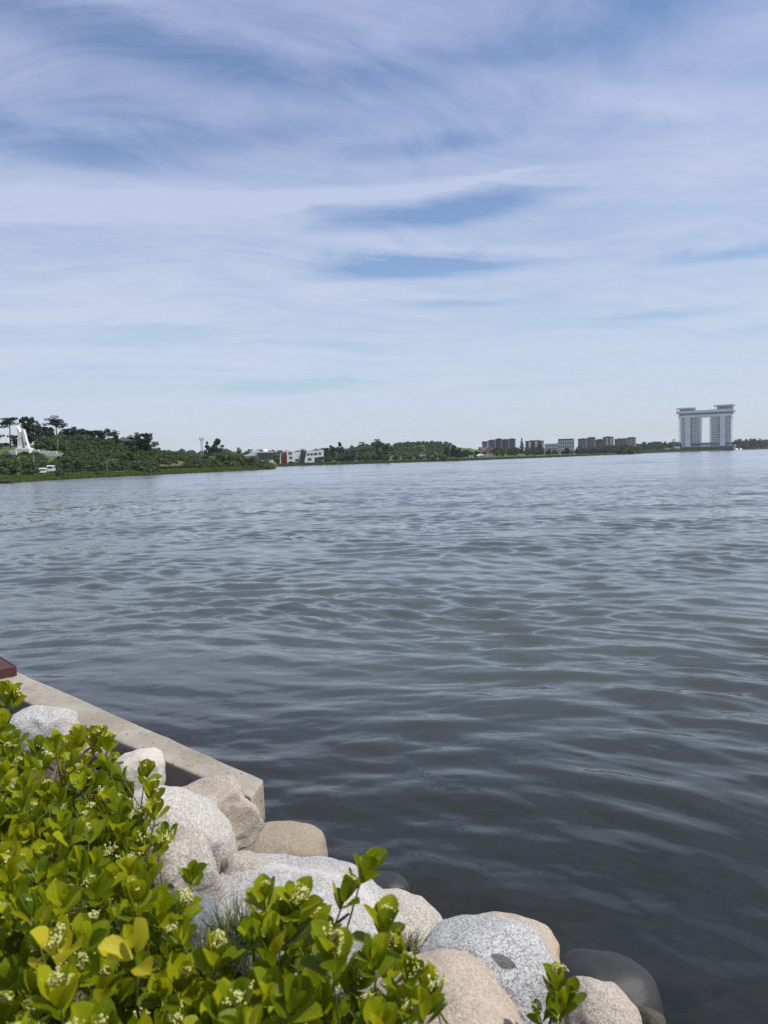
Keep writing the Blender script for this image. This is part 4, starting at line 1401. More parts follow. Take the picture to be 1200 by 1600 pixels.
bv.width, bv.segments, bv.limit_method, bv.angle_limit = 0.012, 2, 'ANGLE', rad(40)
tag(q, 'long weathered concrete kerb beam with chipped end running into the water', 'kerb')

zd = 0.56
c0 = at_z(23, 1042, zd)
ca = (at_z(0, 1046.3, zd) - c0)
cb = (at_z(0, 1029.5, zd) - c0)
ua, ub = ca.normalized(), cb.normalized()
ub = (ub - ua * ub.dot(ua)).normalized()
M['deck'] = plain('deck_stain', (0.070, 0.030, 0.026), 0.6, 0.35, 9.0)
r = empty('timber_deck', c0, math.atan2(ua.y, ua.x), 'red brown stained timber deck corner at the left edge', 'deck')
flip = 1 if (Matrix.Rotation(-math.atan2(ua.y, ua.x), 3, 'Z') @ ub).y > 0 else -1
for i in range(16):
    y0, y1 = sorted((flip * (0.03 + i * 0.125), flip * (0.03 + i * 0.125 + 0.119)))
    MB().box(0.0, 4.5, y0, y1, -0.032, 0.0).build('plank', M['deck'], r, bevel=0.003)
ys = sorted((0.0, flip * 0.028))
MB().box(-0.004, 4.5, ys[0], ys[1], -0.12, 0.002).build('fascia_board', M['deck'], r, bevel=0.003)
y2 = sorted((flip * 0.03, flip * 2.03))
MB().box(-0.028, -0.0045, y2[0], y2[1], -0.12, 0.001).build('fascia_board', M['deck'], r, bevel=0.003)
for x in (0.12, 2.2, 4.3):
    for yy in (0.25, 1.8):
        MB().box(x - 0.05, x + 0.05, flip * yy - 0.05, flip * yy + 0.05, -1.8, -0.034).build('post', M['deck'], r)


# ------------------------------------------------------------------ boulders
def bank_plane_depth(px, py):
    """depth (camera forward distance) where the pixel's ray meets the mean surface of the boulder bank"""
    D = ray(px, py)
    # z = 0.10 + 0.62 * s,  s = (4.95 - x - y)/sqrt2
    k = 0.62 / math.sqrt(2)
    t = (0.10 + 0.62 * 4.95 / math.sqrt(2) - EYE.z - k * (EYE.x + EYE.y)) / (D.z + k * (D.x + D.y))
    return t


def boulder(label, box, cols, seed, z=None, ry=0.85, facets=4, rough=1.0, sub=5, cuts=(), tilt=0.0, mat_kw=None, features=None, lump=0.10):
    x0, x1, y0, y1 = box
    cx, cy = (x0 + x1) / 2, (y0 + y1) / 2
    D = ray(cx, cy)
    t = bank_plane_depth(cx, cy) if z is None else (z - EYE.z) / D.z
    c = EYE + D * t
    rx = (x1 - x0) / 2 / FPX * t
    hh = (y1 - y0) / 2 / FPX * t
    e = math.asin(-D.normalized().z)
    ryy = rx * ry
    q = hh * hh - (ryy * math.sin(e)) ** 2
    if q < (0.5 * rx * math.cos(e)) ** 2:
        rz = 0.5 * min(rx, hh / math.cos(e))
        q2 = hh * hh - (rz * math.cos(e)) ** 2
        ryy = max(0.35 * rx, math.sqrt(max(q2, 0)) / math.sin(e))
    else:
        rz = math.sqrt(q) / math.cos(e)
    rz = min(rz, 1.25 * rx)
    bm = bmesh.new()
    bmesh.ops.create_icosphere(bm, subdivisions=sub, radius=1.0)
    r_ = random.Random(seed)
    planes = [(Vector((r_.gauss(0, 1), r_.gauss(0, 1), r_.gauss(0, 0.8))).normalized(), r_.uniform(0.74, 0.92), 0.75) for _ in range(facets)]
    planes += [(Vector(n_).normalized(), d_, s_) for n_, d_, s_ in cuts]
    o3 = Vector((seed * 3.7, seed * 1.3, seed * 2.1))
    for v in bm.verts:
        p = v.co.copy()
        p = Vector([math.copysign(abs(a) ** 0.86, a) for a in p])
        for n_, d_, s_ in planes:
            k = p.dot(n_) - d_
            if k > 0: p -= n_ * k * s_
        n1 = noise.noise(p * 1.3 + o3) * lump * 1.4 + noise.noise(p * 3.1 + o3) * 0.045 * rough + noise.noise(p * 7.5 + o3) * 0.016 * rough + noise.noise(p * 17 + o3) * 0.007 * rough
        p *= 1 + n1
        v.co = Vector((p.x * rx, p.y * ryy, p.z * rz))
    yaw = math.atan2(D.x, D.y)
    R3 = Matrix.Rotation(-yaw, 3, 'Z') @ Matrix.Rotation(tilt, 3, 'Y')
    for v in bm.verts: v.co = R3 @ v.co
    for f in bm.faces: f.smooth = True
    me = bpy.data.meshes.new('boulder')
    bm.to_mesh(me)
    kw = dict(mat_kw or {})
    if features:
        bvh = BVHTree.FromBMesh(bm)

        def hit(px, py):
            dd = ray(px, py).normalized()
            h = bvh.ray_cast(EYE - c, dd)[0]
            return h if h is not None else (EYE - c) + dd * t * 1.1
        kw.update(features(hit))
    bm.free()
    mt = granite('granite_%d' % seed, *cols, **kw)
    me.materials.append(mt)
    o = link('boulder', me, None, None, c)
    return tag(o, label, 'boulder', 'boulders along the near bank')


GREY = ((0.60, 0.59, 0.555), (0.34, 0.337, 0.32), (0.06, 0.06, 0.063))
WHITE = ((0.62, 0.595, 0.54), (0.42, 0.40, 0.36), (0.10, 0.095, 0.088))
TAN = ((0.55, 0.485, 0.395), (0.38, 0.325, 0.26), (0.13, 0.11, 0.085))
BROWN = ((0.40, 0.34, 0.25), (0.27, 0.225, 0.165), (0.10, 0.08, 0.06))
PINK = ((0.45, 0.385, 0.33), (0.33, 0.27, 0.225), (0.17, 0.12, 0.10))
ORANGE = ((0.55, 0.475, 0.385), (0.40, 0.325, 0.25), (0.20, 0.14, 0.10))
DARK = ((0.085, 0.085, 0.088), (0.07, 0.07, 0.072), (0.05, 0.05, 0.05))


def vein_fn(p1, p2, col, w):
    def f(hit):
        a, b = hit(*p1), hit(*p2)
        n_ = a.cross(b).normalized()
        return {'vein': (n_, 0.0, w, col)}
    return f


def patch_fn(ca_, a_, b_, col):
    def f(hit):
        c_, p, q_ = hit(*ca_), hit(*a_), hit(*b_)
        u, v = p - c_, q_ - c_
        v = v - u * (v.dot(u) / u.dot(u))
        return {'patch': (c_, u / u.dot(u), v / v.dot(v), col)}
    return f


boulder('pale grey boulder beside the far end of the concrete kerb', (14, 122, 1102, 1185), GREY, 1, facets=3, tilt=0.1, mat_kw=dict(speck=0.55))
boulder('small pinkish stone wedged under the concrete kerb', (100, 172, 1150, 1195), PINK, 2)
boulder('cream white boulder half hidden behind the shrub leaves', (178, 259, 1170, 1250), ((0.62, 0.59, 0.51), (0.54, 0.50, 0.43), (0.3, 0.27, 0.22)), 3, ry=1.0, mat_kw=dict(speck=0.2))
boulder('angular tan boulder with a dark notch below the kerb end', (236, 412, 1219, 1345), TAN, 4, facets=3, rough=1.7,
        cuts=(((0.62, -0.75, 0.1), 0.62, 0.95), ((-0.2, -0.1, 1.0), 0.72, 0.8), ((0.95, 0.1, 0.4), 0.78, 0.7)), mat_kw=dict(speck=0.4, stain=(0.20, 0.15, 0.11), stain_amt=0.4))
boulder('white grey speckled boulder right of the shrub', (165, 371, 1236, 1400), WHITE, 5, facets=2, tilt=0.4, mat_kw=dict(speck=0.5))
boulder('smooth brown boulder at the water right of the tan boulder', (366, 514, 1288, 1385), BROWN, 6, z=0.13, facets=1, rough=0.5, lump=0.05, mat_kw=dict(speck=0.45))
boulder('rough beige boulder under the white grey boulder', (205, 345, 1304, 1450), ((0.56, 0.52, 0.46), (0.37, 0.34, 0.295), (0.10, 0.13, 0.12)), 7, facets=3, rough=1.3, mat_kw=dict(speck=0.5))
boulder('small pinkish beige boulder between the beige and veined boulders', (338, 440, 1331, 1430), ((0.52, 0.47, 0.395), (0.36, 0.32, 0.265), (0.12, 0.13, 0.11)), 8, facets=3)
boulder('large grey boulder crossed by a white quartz band', (328, 640, 1338, 1530), ((0.58, 0.565, 0.54), (0.36, 0.35, 0.335), (0.06, 0.06, 0.063)), 9, facets=4, rough=1.2, tilt=0.26,
        features=vein_fn((415, 1354), (585, 1410), (0.66, 0.64, 0.60), 0.028), mat_kw=dict(speck=0.55))
boulder('beige speckled boulder behind the middle shrub sprigs', (500, 699, 1400, 1540), ((0.57, 0.535, 0.47), (0.39, 0.36, 0.31), (0.14, 0.12, 0.10)), 10, facets=3, rough=1.2)
boulder('blue grey rock with rusty white veins among the leaves', (262, 358, 1410, 1500), ((0.26, 0.28, 0.32), (0.17, 0.185, 0.215), (0.07, 0.07, 0.08)), 11, facets=6, rough=1.8,
        features=vein_fn((330, 1470), (352, 1425), (0.55, 0.42, 0.33), 0.022), mat_kw=dict(speck=0.3))
boulder('grey granite boulder with a dark leaf shaped patch', (636, 870, 1447, 1665), ((0.62, 0.62, 0.60), (0.33, 0.33, 0.33), (0.055, 0.055, 0.06)), 12, facets=2, rough=0.8, ry=0.95,
        features=patch_fn((787, 1502), (808, 1511), (792, 1493), (0.055, 0.06, 0.065)), mat_kw=dict(speck=0.7))
boulder('tan boulder just behind the grey granite boulder', (708, 872, 1438, 1545), TAN, 13, z=0.16, facets=2, mat_kw=dict(stain=(0.46, 0.30, 0.18), stain_amt=0.5))
boulder('orange pink boulder at the bottom edge under the sprigs', (545, 812, 1508, 1720), ORANGE, 14, facets=3, rough=1.1, mat_kw=dict(speck=0.45, stain=(0.62, 0.52, 0.44), stain_amt=0.5))
boulder('pinkish beige boulder at the bottom right corner of the bank', (868, 1004, 1545, 1690), ((0.55, 0.49, 0.42), (0.385, 0.335, 0.285), (0.16, 0.13, 0.11)), 15, facets=3)
boulder('dark wet boulder half sunk in the water', (850, 1034, 1500, 1660), DARK, 16, z=-0.05, facets=1, rough=0.5, lump=0.06, mat_kw=dict(wet=True, speck=0.0, bumpk=0.2))
boulder('small brown wet stone at the bottom right waterline', (984, 1044, 1580, 1650), BROWN, 17, z=0.02, facets=4, mat_kw=dict(wet=True))
boulder('low dark wet stone behind the veined boulder', (560, 640, 1366, 1430), DARK, 18, z=-0.03, facets=2, mat_kw=dict(wet=True, speck=0.0, bumpk=0.2))
# stones of the same bank further along both ways and lying under the water
rb = random.Random(5)
for i in range(16):
    u = rb.uniform(-0.2, 1.0)
    bx = rb.uniform(0.2, 3.4)
    off = rb.uniform(0.35, 1.6)
    x, y = bx + off * 0.7, 4.95 - bx + off * 0.7
    rr_ = rb.uniform(0.16, 0.34)
    zt = -0.10 - 0.20 * off
    bm = bmesh.new()
    bmesh.ops.create_icosphere(bm, subdivisions=3, radius=1.0)
    for v in bm.verts:
        p = v.co.copy()
        p *= 1 + 0.25 * noise.noise(p * 1.4 + Vector((i * 5, 0, 0)))
        v.co = Vector((p.x * rr_ * 1.2, p.y * rr_, p.z * rr_ * 0.6))
    for f in bm.faces: f.smooth = True
    me = bpy.data.meshes.new('sunken_stone')
    bm.to_mesh(me); bm.free()
    me.materials.append(bpy.data.materials['granite_17'] if i % 2 else bpy.data.materials['granite_6'])
    o = link('sunken_stone', me, None, None, (x, y, zt - rr_ * 0.3))
    tag(o, 'brownish stone lying under the shallow water off the boulders', 'stone', 'stones under the shallow water')
for i, (x, y, rr_) in enumerate(((2.6, 1.9, 0.40), (3.3, 1.3, 0.45), (1.7, 1.9, 0.40))):
    src = [o for o in bpy.data.objects if o.name.startswith('boulder')][(i * 3) % 15]
    o = src.copy()
    COL.objects.link(o)
    s_ = rr_ / (max(src.dimensions) / 2)
    o.scale = (s_, s_, s_)
    o.rotation_euler = (0, 0, i * 1.3)
    o.location = (x, y, float(bank_z(x, y)) + 0.08)
    o['label'] = ['boulder beyond the lower right corner of the bank', 'second boulder further right along the bank', 'boulder behind the pinkish corner boulder out of view',
                  'last boulder to the right along the bank', 'boulder below the picture edge on the right bank'][i]


# ------------------------------------------------------------------ grass tufts between the stones
def tuft(px, py, t_mul, n, h, label, seed, spread):
    D = ray(px, py)
    c = EYE + D * (bank_plane_depth(px, py) * t_mul)
    r_ = np.random.default_rng(seed)
    vs, fs = [], []
    for i in range(n):
        a, q = r_.uniform(0, 6.28), r_.uniform(0, spread)
        b = Vector((q * math.cos(a), q * math.sin(a), 0))
        l = Vector((r_.normal(0, 0.3), r_.normal(0, 0.3), 1)).normalized() * h * r_.uniform(0.5, 1.1)
        sd_ = Vector((math.cos(a + 1.3), math.sin(a + 1.3), 0)) * 0.0013
        dr = Vector((l.x, l.y, 0)) * 0.6
        k = len(vs)
        for f, w in ((0, 1), (0.4, 0.9), (0.75, 0.6)):
            p = b + l * f + dr * f * f
            vs += [p - sd_ * w, p + sd_ * w]
        vs.append(b + l + dr - Vector((0, 0, 0.1 * h)))
        fs += [(k, k + 1, k + 3, k + 2), (k + 2, k + 3, k + 5, k + 4), (k + 4, k + 5, k + 6)]
    me = bpy.data.meshes.new('grass_tuft')
    me.from_pydata([tuple(v) for v in vs], [], fs)
    o = link('grass_tuft', me, None, M['tuft'], c)
    return tag(o, label, 'grass tuft')


M['tuft'] = foliage_mat('tuft_blades', (0.08, 0.12, 0.045), (0.22, 0.235, 0.10), 0.35)
tuft(378, 1490, 0.97, 420, 0.105, 'green grass tuft between the veined boulder and the leaves', 1, 0.09)
tuft(640, 1498, 0.97, 220, 0.085, 'dry grass tuft left of the grey granite boulder', 2, 0.05)


# ------------------------------------------------------------------ evergreen shrubs
def leaf_material(name, dark, light, vein, tr):
    mt, g, out = new_mat(name)
    oi = g.n('ShaderNodeObjectInfo').outputs['Random']
    gi = g.n('ShaderNodeNewGeometry').outputs['Random Per Island']
    P = g.n('ShaderNodeTexCoord').outputs['Object']
    nz = g.noise(P, 40, 4, 0.6)
    f = g.m('FRACT', g.m('ADD', oi, gi))
    f = g.m('ADD', g.m('MULTIPLY', f, 0.85), g.m('MULTIPLY', g.m('SUBTRACT', nz, 0.4), 0.6), None, True)
    c = g.mix(f, dark, light)
    uv = g.n('ShaderNodeUVMap').outputs[0]
    su = g.n('ShaderNodeSeparateXYZ')
    g.put(su.inputs[0], uv)
    mid = g.remap(g.m('ABSOLUTE', g.m('SUBTRACT', su.outputs[0], 0.5)), 0.07, 0.0)
    c = g.mix(g.m('MULTIPLY', mid, 0.45), c, vein)
    edge = g.remap(g.m('ABSOLUTE', g.m('SUBTRACT', su.outputs[0], 0.5)), 0.42, 0.5)
    c = g.mix(g.m('MULTIPLY', edge, 0.35), c, vein)
    side = g.m('ADD', g.m('MULTIPLY', su.outputs[1], 7.0), g.m('MULTIPLY', g.m('ABSOLUTE', g.m('SUBTRACT', su.outputs[0], 0.5)), -5.0))
    hgt = g.m('ADD', g.m('MULTIPLY', g.m('SINE', g.m('MULTIPLY', side, 6.283)), 0.15), g.m('ADD', nz, g.m('MULTIPLY', mid, -0.6)))
    p = g.n('ShaderNodeBsdfPrincipled')
    g.put(p.inputs['Base Color'], c)
    p.inputs['Roughness'].default_value = 0.30
    p.inputs['Specular IOR Level'].default_value = 0.28
    g.put(p.inputs['Normal'], bump(g, hgt, 0.5, 0.0015))
    t = g.n('ShaderNodeBsdfTranslucent')
    tcol = g.mix(0.5, c, vein)
    g.put(t.inputs[0], tcol)
    mx = g.n('ShaderNodeMixShader')
    mx.inputs[0].default_value = tr
    g.t.links.new(p.outputs[0], mx.inputs[1])
    g.t.links.new(t.outputs[0], mx.inputs[2])
    g.t.links.new(mx.outputs[0], out.inputs[0])
    return mt


LM = [leaf_material('mature_leaf', (0.055, 0.100, 0.004), (0.225, 0.280, 0.008), (0.33, 0.38, 0.015), 0.45),
      leaf_material('young_leaf', (0.220, 0.275, 0.006), (0.430, 0.440, 0.010), (0.56, 0.54, 0.02), 0.5),
      leaf_material('yellow_leaf', (0.46, 0.41, 0.010), (0.60, 0.52, 0.02), (0.68, 0.60, 0.06), 0.45),
      leaf_material('withered_leaf', (0.17, 0.075, 0.03), (0.30, 0.16, 0.07), (0.36, 0.24, 0.12), 0.3)]
M['stem'] = plain('green_stem', (0.10, 0.13, 0.03), 0.6, 0.2, 30)
M['woody'] = plain('woody_branch', (0.14, 0.105, 0.085), 0.85, 0.35, 60)
M['flower'] = plain('pale_buds', (0.62, 0.60, 0.24), 0.6, 0.2, 90)
M['flower'].node_tree.nodes  # plain colour buds


def leaf_arrays(seed):
    """unit leaf: base at the origin, along +y, face up +z; (verts, quads, uv)"""
    r_ = random.Random(seed)
    curl, fold, wd_, tw = r_.uniform(-0.42, 0.16), r_.uniform(0.22, 0.60), r_.uniform(0.29, 0.36), r_.uniform(-0.25, 0.25)
    rows = ((0.0, 0.10), (0.14, 0.42), (0.34, 0.80), (0.56, 1.0), (0.76, 0.93), (0.91, 0.62), (1.0, 0.12))
    vs, uv = [], []
    for v, w in rows:
        for u in (-1, -0.5, 0, 0.5, 1):
            x = u * w * wd_ * (1 + 0.06 * math.sin(v * 23 + u * 4))
            z = fold * abs(u) * w * wd_ * 1.1 - curl * v * v * 0.8 + (0.02 if v < 0.05 else 0)
            x2, z2 = x * math.cos(tw * v) - z * math.sin(tw * v), x * math.sin(tw * v) + z * math.cos(tw * v)
            vs.append((x2, v, z2))
            uv.append((0.5 + u * 0.5, v))
    fs = []
    for i in range(len(rows) - 1):
        for k in range(4):
            fs.append((i * 5 + k, i * 5 + k + 1, i * 5 + 6 + k, i * 5 + 5 + k))
    return np.array(vs), np.array(fs), np.array(uv)


LEAF = [leaf_arrays(i) for i in range(7)]


def set_uv(me, uv, faces):
    l = me.uv_layers.new(name='UVMap')
    l.data.foreach_set('uv', np.asarray(uv, dtype=np.float32)[np.asarray(faces).ravel()].ravel())


LMESH = {}
for i, (v, f, uv) in enumerate(LEAF):
    for k in range(4):
        me = np_mesh('leaf', v, f, True)
        set_uv(me, uv, f)
        me.materials.append(LM[k])
        LMESH[i, k] = me


def cyme_mesh(seed, n):
    r_ = random.Random(seed)
    mb = MB()
    heads = [Vector((r_.gauss(0, 0.008), r_.gauss(0, 0.008), 0.016 + r_.gauss(0, 0.004))) for _ in range(max(3, n // 5))]
    for hd in heads:
        mb.tube([(0, 0, 0), tuple(hd * 0.6), tuple(hd)], [0.0008, 0.0007, 0.0006], 4, False)
        for _ in range(5):
            p = hd + Vector((r_.gauss(0, 0.0038), r_.gauss(0, 0.0038), abs(r_.gauss(0, 0.0028))))
            mb.ball(p, r_.uniform(0.0014, 0.0023), 6, 4)
    me = bpy.data.meshes.new('flower_cluster')
    me.from_pydata([tuple(v) for v in mb.v], [], mb.f)
    me.polygons.foreach_set('use_smooth', np.ones(len(me.polygons), dtype=bool))
    me.materials.append(M['flower'])
    return me


CYME = [cyme_mesh(i, n) for i, n in enumerate((22, 30, 38, 46))]


class Shrub:
    def __init__(s, label, base):
        s.root = empty('evergreen_shrub', base, 0, label, 'shrub', 'leafy shrubs on the near bank')
        s.base = Vector(base)
        s.leaves = []      # (matrix, variant, material)
        s.flowers = []
        s.twigs = MB()
        s.branches = []

    def leaf(s, p, d, up, size, mk, r_):
        d = d.normalized()
        x = d.cross(up)
        if x.length < 1e-3: x = d.orthogonal()
        x.normalize()
        z = x.cross(d)
        mtx = Matrix((x, d, z)).transposed().to_4x4() @ Matrix.Diagonal((size * r_.uniform(0.9, 1.2), size, size, 1))
        mtx.translation = p
        s.leaves.append((mtx, r_.randrange(7), mk))

    def sprig(s, tip, axis, r_, n=8, size=0.055, young=0.35, flower=0, stem=0.16, yellow=0.0, cup=0.55, woody=False, withered=False):
        """whorled leafy shoot: pairs of leaves up the last part of a stem, the tip ones cupped upwards"""
        axis = axis.normalized()
        a0 = axis.orthogonal().normalized()
        b0 = axis.cross(a0)
        ang0 = r_.uniform(0, 6.28)
        ln = size * 0.95
        for i in range(n):
            f = i / max(1, n - 1)                     # 0 at the tip
            t = ang0 + i * 2.4
            out = a0 * math.cos(t) + b0 * math.sin(t)
            lift = 1.32 - f * (0.62 + 0.45 * r_.random()) * (1.40 - cup)
            d = out * math.cos(lift) + axis * math.sin(lift) + Vector((r_.gauss(0, .12), r_.gauss(0, .12), r_.gauss(0, .08)))
            p = tip - axis * ln * f * 0.9 + out * 0.004
            sz = size * (0.66 + 0.34 * min(1, f * 2.2)) * r_.uniform(0.85, 1.15)
            if i < 1: sz *= 0.7
            x = r_.random()
            mk = 3 if x > 0.988 and f > 0.6 and withered else 2 if x < yellow else (1 if x < yellow + young * (1.25 - f * 0.8) else 0)
            upv = axis * 0.9 - out * 0.5 if lift > 0.5 else axis
            s.leaf(p, d, upv, sz, mk, r_)
        root = tip - axis * (ln + stem) + Vector((r_.gauss(0, .02), r_.gauss(0, .02), -0.02))
        mid_ = tip - axis * (ln * 0.9)
        pts = [tip, mid_, (mid_ + root) / 2 + Vector((r_.gauss(0, .008), r_.gauss(0, .008), 0)), root]
        s.branches.append(([tuple(p - s.base) for p in pts], [0.0011, 0.0018, 0.0024, 0.0032], woody))
        for k in range(flower):
            t = r_.uniform(0, 6.28)
            o = (a0 * math.cos(t) + b0 * math.sin(t)) * (size * r_.uniform(0.1, 0.5))
            d = (axis + o * 6 + Vector((r_.gauss(0, .15), r_.gauss(0, .15), 0.2))).normalized()
            s.flowers.append((tip + o * 0.4 + axis * size * r_.uniform(-0.1, 0.35), d, r_.randrange(4), r_.uniform(0.55, 0.95)))
        return root

    def finish(s, limit=285):
        col = COL.objects
        s.leaves.sort(key=lambda l: (l[0].translation - EYE).length / l[0].to_scale().y)
        first = {}
        inv = Matrix.Translation(-s.base)
        for mtx, k, mk in s.leaves[:limit]:
            o = bpy.data.objects.new('leaf', LMESH[k, mk])
            col.link(o)
            o.parent = s.root
            o.matrix_local = inv @ mtx
        rest = s.leaves[limit:]
        if rest:
            for mk in range(2):
                V, F, U, off = [], [], [], 0
                for mtx, k, mk_ in rest:
                    if min(mk_, 1) != mk: continue
                    v, f, uv = LEAF[k]
                    A = np.array(inv @ mtx)
                    V.append(v @ A[:3, :3].T + A[:3, 3]); F.append(f + off); U.append(uv)
                    off += len(v)
                if V:
                    me = np_mesh('inner_foliage', np.concatenate(V), np.concatenate(F), True)
                    set_uv(me, np.concatenate(U), np.concatenate(F))
                    tag(link('inner_foliage', me, s.root, LM[mk]), kind='stuff')
        for p, d, k, sc in s.flowers:
            o = link('flower_cluster', CYME[k], s.root)
            mtx = d.to_track_quat('Z', 'Y').to_matrix().to_4x4() @ Matrix.Diagonal((sc, sc, sc, 1))
            mtx.translation = p - s.base
            o.matrix_local = mtx
        tw = {False: MB(), True: MB()}
        for pts, rads, woody in s.branches:
            tw[woody].tube(pts, rads, 5, False)
        for wd_, mb in tw.items():
            if mb.v:
                o = mb.build('twigs', M['woody' if wd_ else 'stem'], s.root, True)
                o['kind'] = 'stuff'

    def branch(s, pts, rads):
        MB().tube([tuple(Vector(p) - s.base) for p in pts], rads, 7).build('branch', M['woody'], s.root, True)


def in_poly(x, y, poly):
    c = False
    for i in range(len(poly)):
        (x0, y0), (x1, y1) = poly[i], poly[i - 1]
        if (y0 > y) != (y1 > y) and x < (x1 - x0) * (y - y0) / (y1 - y0) + x0: c = not c
    return c


BUSH = [(-260, 1085), (0, 1068), (20, 1075), (30, 1100), (14, 1140), (40, 1160), (75, 1160), (112, 1150), (140, 1138), (180, 1142), (176, 1165), (200, 1195), (248, 1205), (250, 1235),
        (232, 1262), (252, 1300), (228, 1335), (238, 1385), (285, 1415), (300, 1430), (300, 1470), (352, 1490), (388, 1470), (392, 1420), (480, 1415), (505, 1450), (560, 1500), (610, 1450),
        (630, 1500), (670, 1530), (676, 1560), (610, 1590), (600, 1760), (-260, 1760)]
SH = {
    'a': Shrub('leafy evergreen shrub with pale buds beside the concrete kerb', (-1.45, 2.75, 1.18)),
    'b': Shrub('dense evergreen shrub right behind the cream white boulder', (-0.85, 2.15, 1.18)),
    'c': Shrub('evergreen shrub in the lower left corner with a yellow leaf rosette', (-0.62, 1.45, 1.18)),
    'd': Shrub('evergreen shrub at the bottom middle in front of the veined boulder', (-0.05, 1.15, 1.18)),
    'e': Shrub('single small evergreen sprig before the grey granite boulder', (0.36, 1.45, 1.1)),
}


def which(px, py):
    if px > 760: return 'e'
    if px > 300 and py > 1300: return 'd'
    if py > 1385: return 'c'
    if py > 1215: return 'b'
    return 'a'


def top_z(px, py):
    return 1.93 + 0.045 * math.sin(px * 0.021) + 0.035 * math.sin(py * 0.027 + 1)


R0 = random.Random(11)
tips = []
# shoots one can tell apart in the photograph: (px, py, z, leaves, leaf size, flowers, young, yellow, lean x, lean y)
for px, py, z, n, sz, fl, yg, ye, lx, ly in (
        (575, 1352, 1.93, 9, 0.060, 0, 0.55, 0.0, 0.45, 0.1), (540, 1392, 1.90, 9, 0.050, 2, 0.45, 0.0, 0.3, 0.0),
        (412, 1402, 1.97, 8, 0.058, 1, 0.55, 0.0, -0.1, 0.0), (462, 1412, 1.97, 9, 0.064, 3, 0.9, 0.12, 0.15, -0.1),
        (425, 1465, 1.95, 9, 0.058, 1, 0.5, 0.05, 0.0, 0.0), (600, 1440, 1.92, 9, 0.058, 2, 0.55, 0.0, 0.1, 0.1),
        (585, 1492, 1.92, 9, 0.050, 0, 0.5, 0.0, 0.0, 0.0), (640, 1520, 1.88, 9, 0.052, 4, 0.55, 0.0, 0.35, 0.0),
        (520, 1490, 1.99, 9, 0.070, 4, 0.5, 0.0, 0.0, -0.1), (205, 1470, 2.02, 5, 0.066, 0, 0.1, 0.95, 0.02, -0.35),
        (88, 1475, 2.00, 6, 0.068, 4, 0.6, 0.4, 0.0, -0.1), (95, 1550, 1.97, 7, 0.062, 5, 0.8, 0.15, 0.0, 0.0),
        (298, 1365, 1.86, 8, 0.046, 0, 0.45, 0.0, 0.15, 0.0), (285, 1420, 1.88, 8, 0.052, 3, 0.5, 0.0, 0.2, 0.0),
        (215, 1400, 1.95, 8, 0.058, 3, 0.6, 0.05, 0.0, 0.0), (120, 1355, 1.95, 7, 0.060, 0, 0.7, 0.15, 0.0, -0.1),
        (868, 1528, 1.72, 9, 0.048, 2, 0.45, 0.0, 0.05, 0.0), (893, 1552, 1.68, 6, 0.040, 0, 0.4, 0.0, 0.4, 0.0), (842, 1582, 1.66, 5, 0.036, 4, 0.4, 0.0, -0.2, 0.0), (872, 1575, 1.66, 8, 0.052, 1, 0.35, 0.0, 0.1, -0.1),
        (150, 1152, 1.93, 8, 0.062, 2, 0.45, 0.0, 0.15, 0.1), (170, 1160, 1.91, 6, 0.055, 3, 0.5, 0.0, 0.3, 0.1), (238, 1235, 1.86, 8, 0.055, 3, 0.5, 0.0, 0.25, 0.0), (228, 1205, 1.89, 8, 0.055, 1, 0.4, 0.0, 0.2, 0.0),
        (12, 1082, 1.96, 9, 0.072, 3, 0.5, 0.0, 0.15, 0.0), (28, 1090, 1.94, 5, 0.060, 3, 0.5, 0.0, 0.35, 0.0), (245, 1265, 1.84, 7, 0.050, 3, 0.6, 0.0, 0.25, 0.0), (252, 1318, 1.82, 6, 0.046, 3, 0.5, 0.0, 0.25, 0.0)):
    tip = at_z(px, py, z + (0.045 if px < 700 else 0))
    ax = Vector((lx, ly, 1))
    s = SH[which(px, py)]
    s.sprig(tip, ax, R0, n, sz, yg, fl, 0.2, ye)
    tips.append((px, py))
# the rest of the canopy
tries = 0
placed = []
while tries < 7000:
    tries += 1
    px, py = R0.uniform(-250, 690), R0.uniform(1068, 1750)
    if not in_poly(px, py, BUSH): continue
    z = top_z(px, py) + R0.gauss(-0.03, 0.04)
    tip = at_z(px, py, z)
    if tip.y < 0.62: continue
    if any((tip - q).length < 0.066 for q in placed): continue
    if any(abs(px - a) < 26 and abs(py - b) < 26 for a, b in tips): continue
    placed.append(tip)
    ax = Vector((R0.gauss(0.08, 0.3), R0.gauss(-0.05, 0.3), 1))
    s = SH[which(px, py)]
    fl = R0.choice((0, 0, 0, 1, 1, 2, 3))
    s.sprig(tip, ax, R0, R0.choice((7, 8, 9)), R0.uniform(0.040, 0.060), R0.uniform(0.25, 0.8), fl, 0.18, 0.12 if R0.random() < 0.15 else 0.0, withered=True)
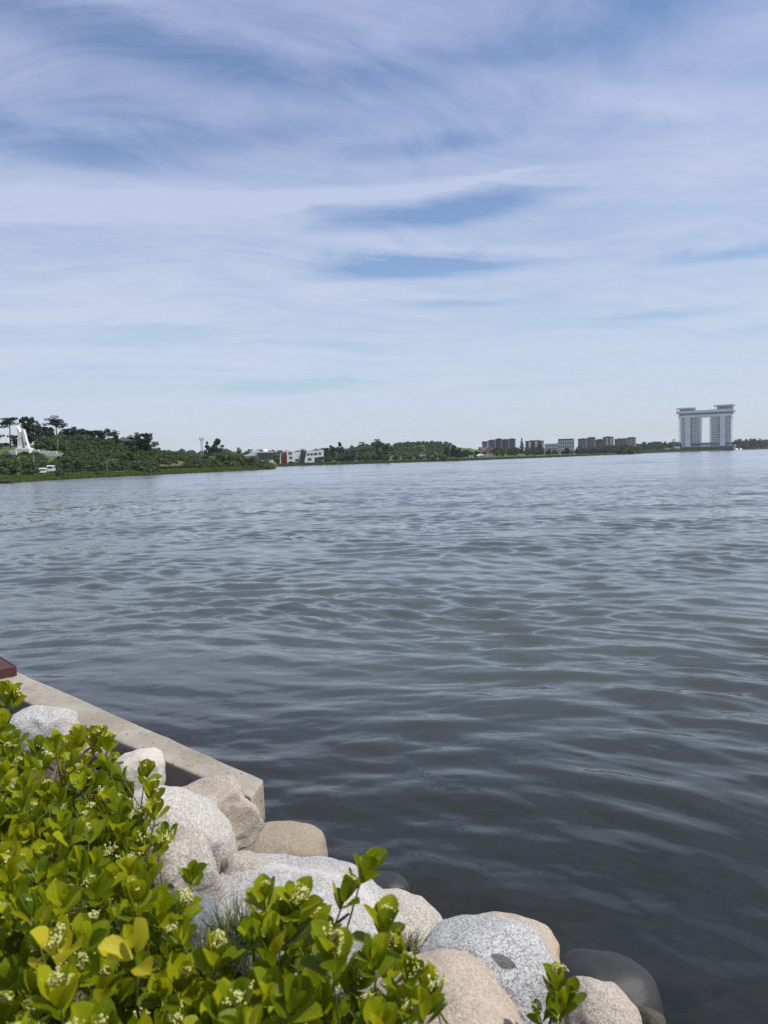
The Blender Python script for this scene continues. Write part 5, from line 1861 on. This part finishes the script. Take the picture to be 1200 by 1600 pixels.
# darker foliage deeper inside
tries = 0
low = []
while tries < 6000:
    tries += 1
    px, py = R0.uniform(-250, 640), R0.uniform(1090, 1750)
    if not in_poly(px, py, BUSH): continue
    z = top_z(px, py) - R0.uniform(0.12, 0.42)
    D = at_z(px, py, top_z(px, py))
    tip = Vector((D.x, D.y, z))
    if tip.y < 0.62: continue
    if any((tip - q).length < 0.085 for q in low): continue
    low.append(tip)
    s = SH[which(px, py)]
    ax = Vector((R0.gauss(0, 0.45), R0.gauss(0, 0.45), 1))
    s.sprig(tip, ax, R0, 7, R0.uniform(0.055, 0.072), 0.1, 0, 0.2, 0.0, cup=0.2, woody=True)
# woody main branches seen between the leaves
for key, pxa, pya, za, pxb, pyb, zb_ in (('c', 148, 1425, 1.93, 128, 1590, 1.66), ('c', 175, 1452, 1.90, 150, 1480, 1.84), ('d', 545, 1428, 1.86, 500, 1470, 1.74), ('d', 414, 1440, 1.88, 412, 1540, 1.72),
                                        ('d', 548, 1520, 1.86, 545, 1610, 1.70), ('b', 150, 1190, 1.86, 120, 1290, 1.62), ('d', 640, 1575, 1.78, 560, 1600, 1.70), ('e', 868, 1545, 1.66, 850, 1640, 1.45)):
    a, b = at_z(pxa, pya, za), at_z(pxb, pyb, zb_)
    mid_ = (a + b) / 2 + Vector((0.006, 0.004, 0.008))
    gz = Vector((b.x * 0.8 + SH[key].base.x * 0.2, b.y * 0.8 + SH[key].base.y * 0.2, 1.16))
    SH[key].branch([a, mid_, b, gz], [0.0028, 0.0036, 0.0042, 0.0075])
for key, s in SH.items():
    for q in range(2 if key == 'e' else 6):
        t = q * 1.05
        s.branch([s.base + Vector((0, 0, -0.06)), s.base + Vector((0.1 * math.cos(t), 0.1 * math.sin(t), 0.2)), s.base + Vector((0.28 * math.cos(t), 0.24 * math.sin(t), 0.46))] if key != 'e' else
                 [s.base + Vector((0, 0, -0.08)), s.base + Vector((0.01 * q, 0.0, 0.25)), at_z(868 + 10 * q, 1590, 1.6)], [0.010, 0.007, 0.003])
    s.finish()

# ------------------------------------------------------------------ air between here and the far shore
if HAZE > 0:
    hm = bpy.data.materials.new('pale_air')
    hm.use_nodes = True
    hm.node_tree.nodes.clear()
    g = G(hm.node_tree)
    out = g.n('ShaderNodeOutputMaterial')
    pv_ = g.n('ShaderNodeVolumePrincipled')
    pv_.inputs['Color'].default_value = (0.86, 0.92, 1.0, 1)
    pv_.inputs['Density'].default_value = HAZE
    g.t.links.new(pv_.outputs[0], out.inputs['Volume'])
    tag(MB().box(-3500, 3800, -120, 2700, -4.4, 84).build('haze', hm), kind='stuff')
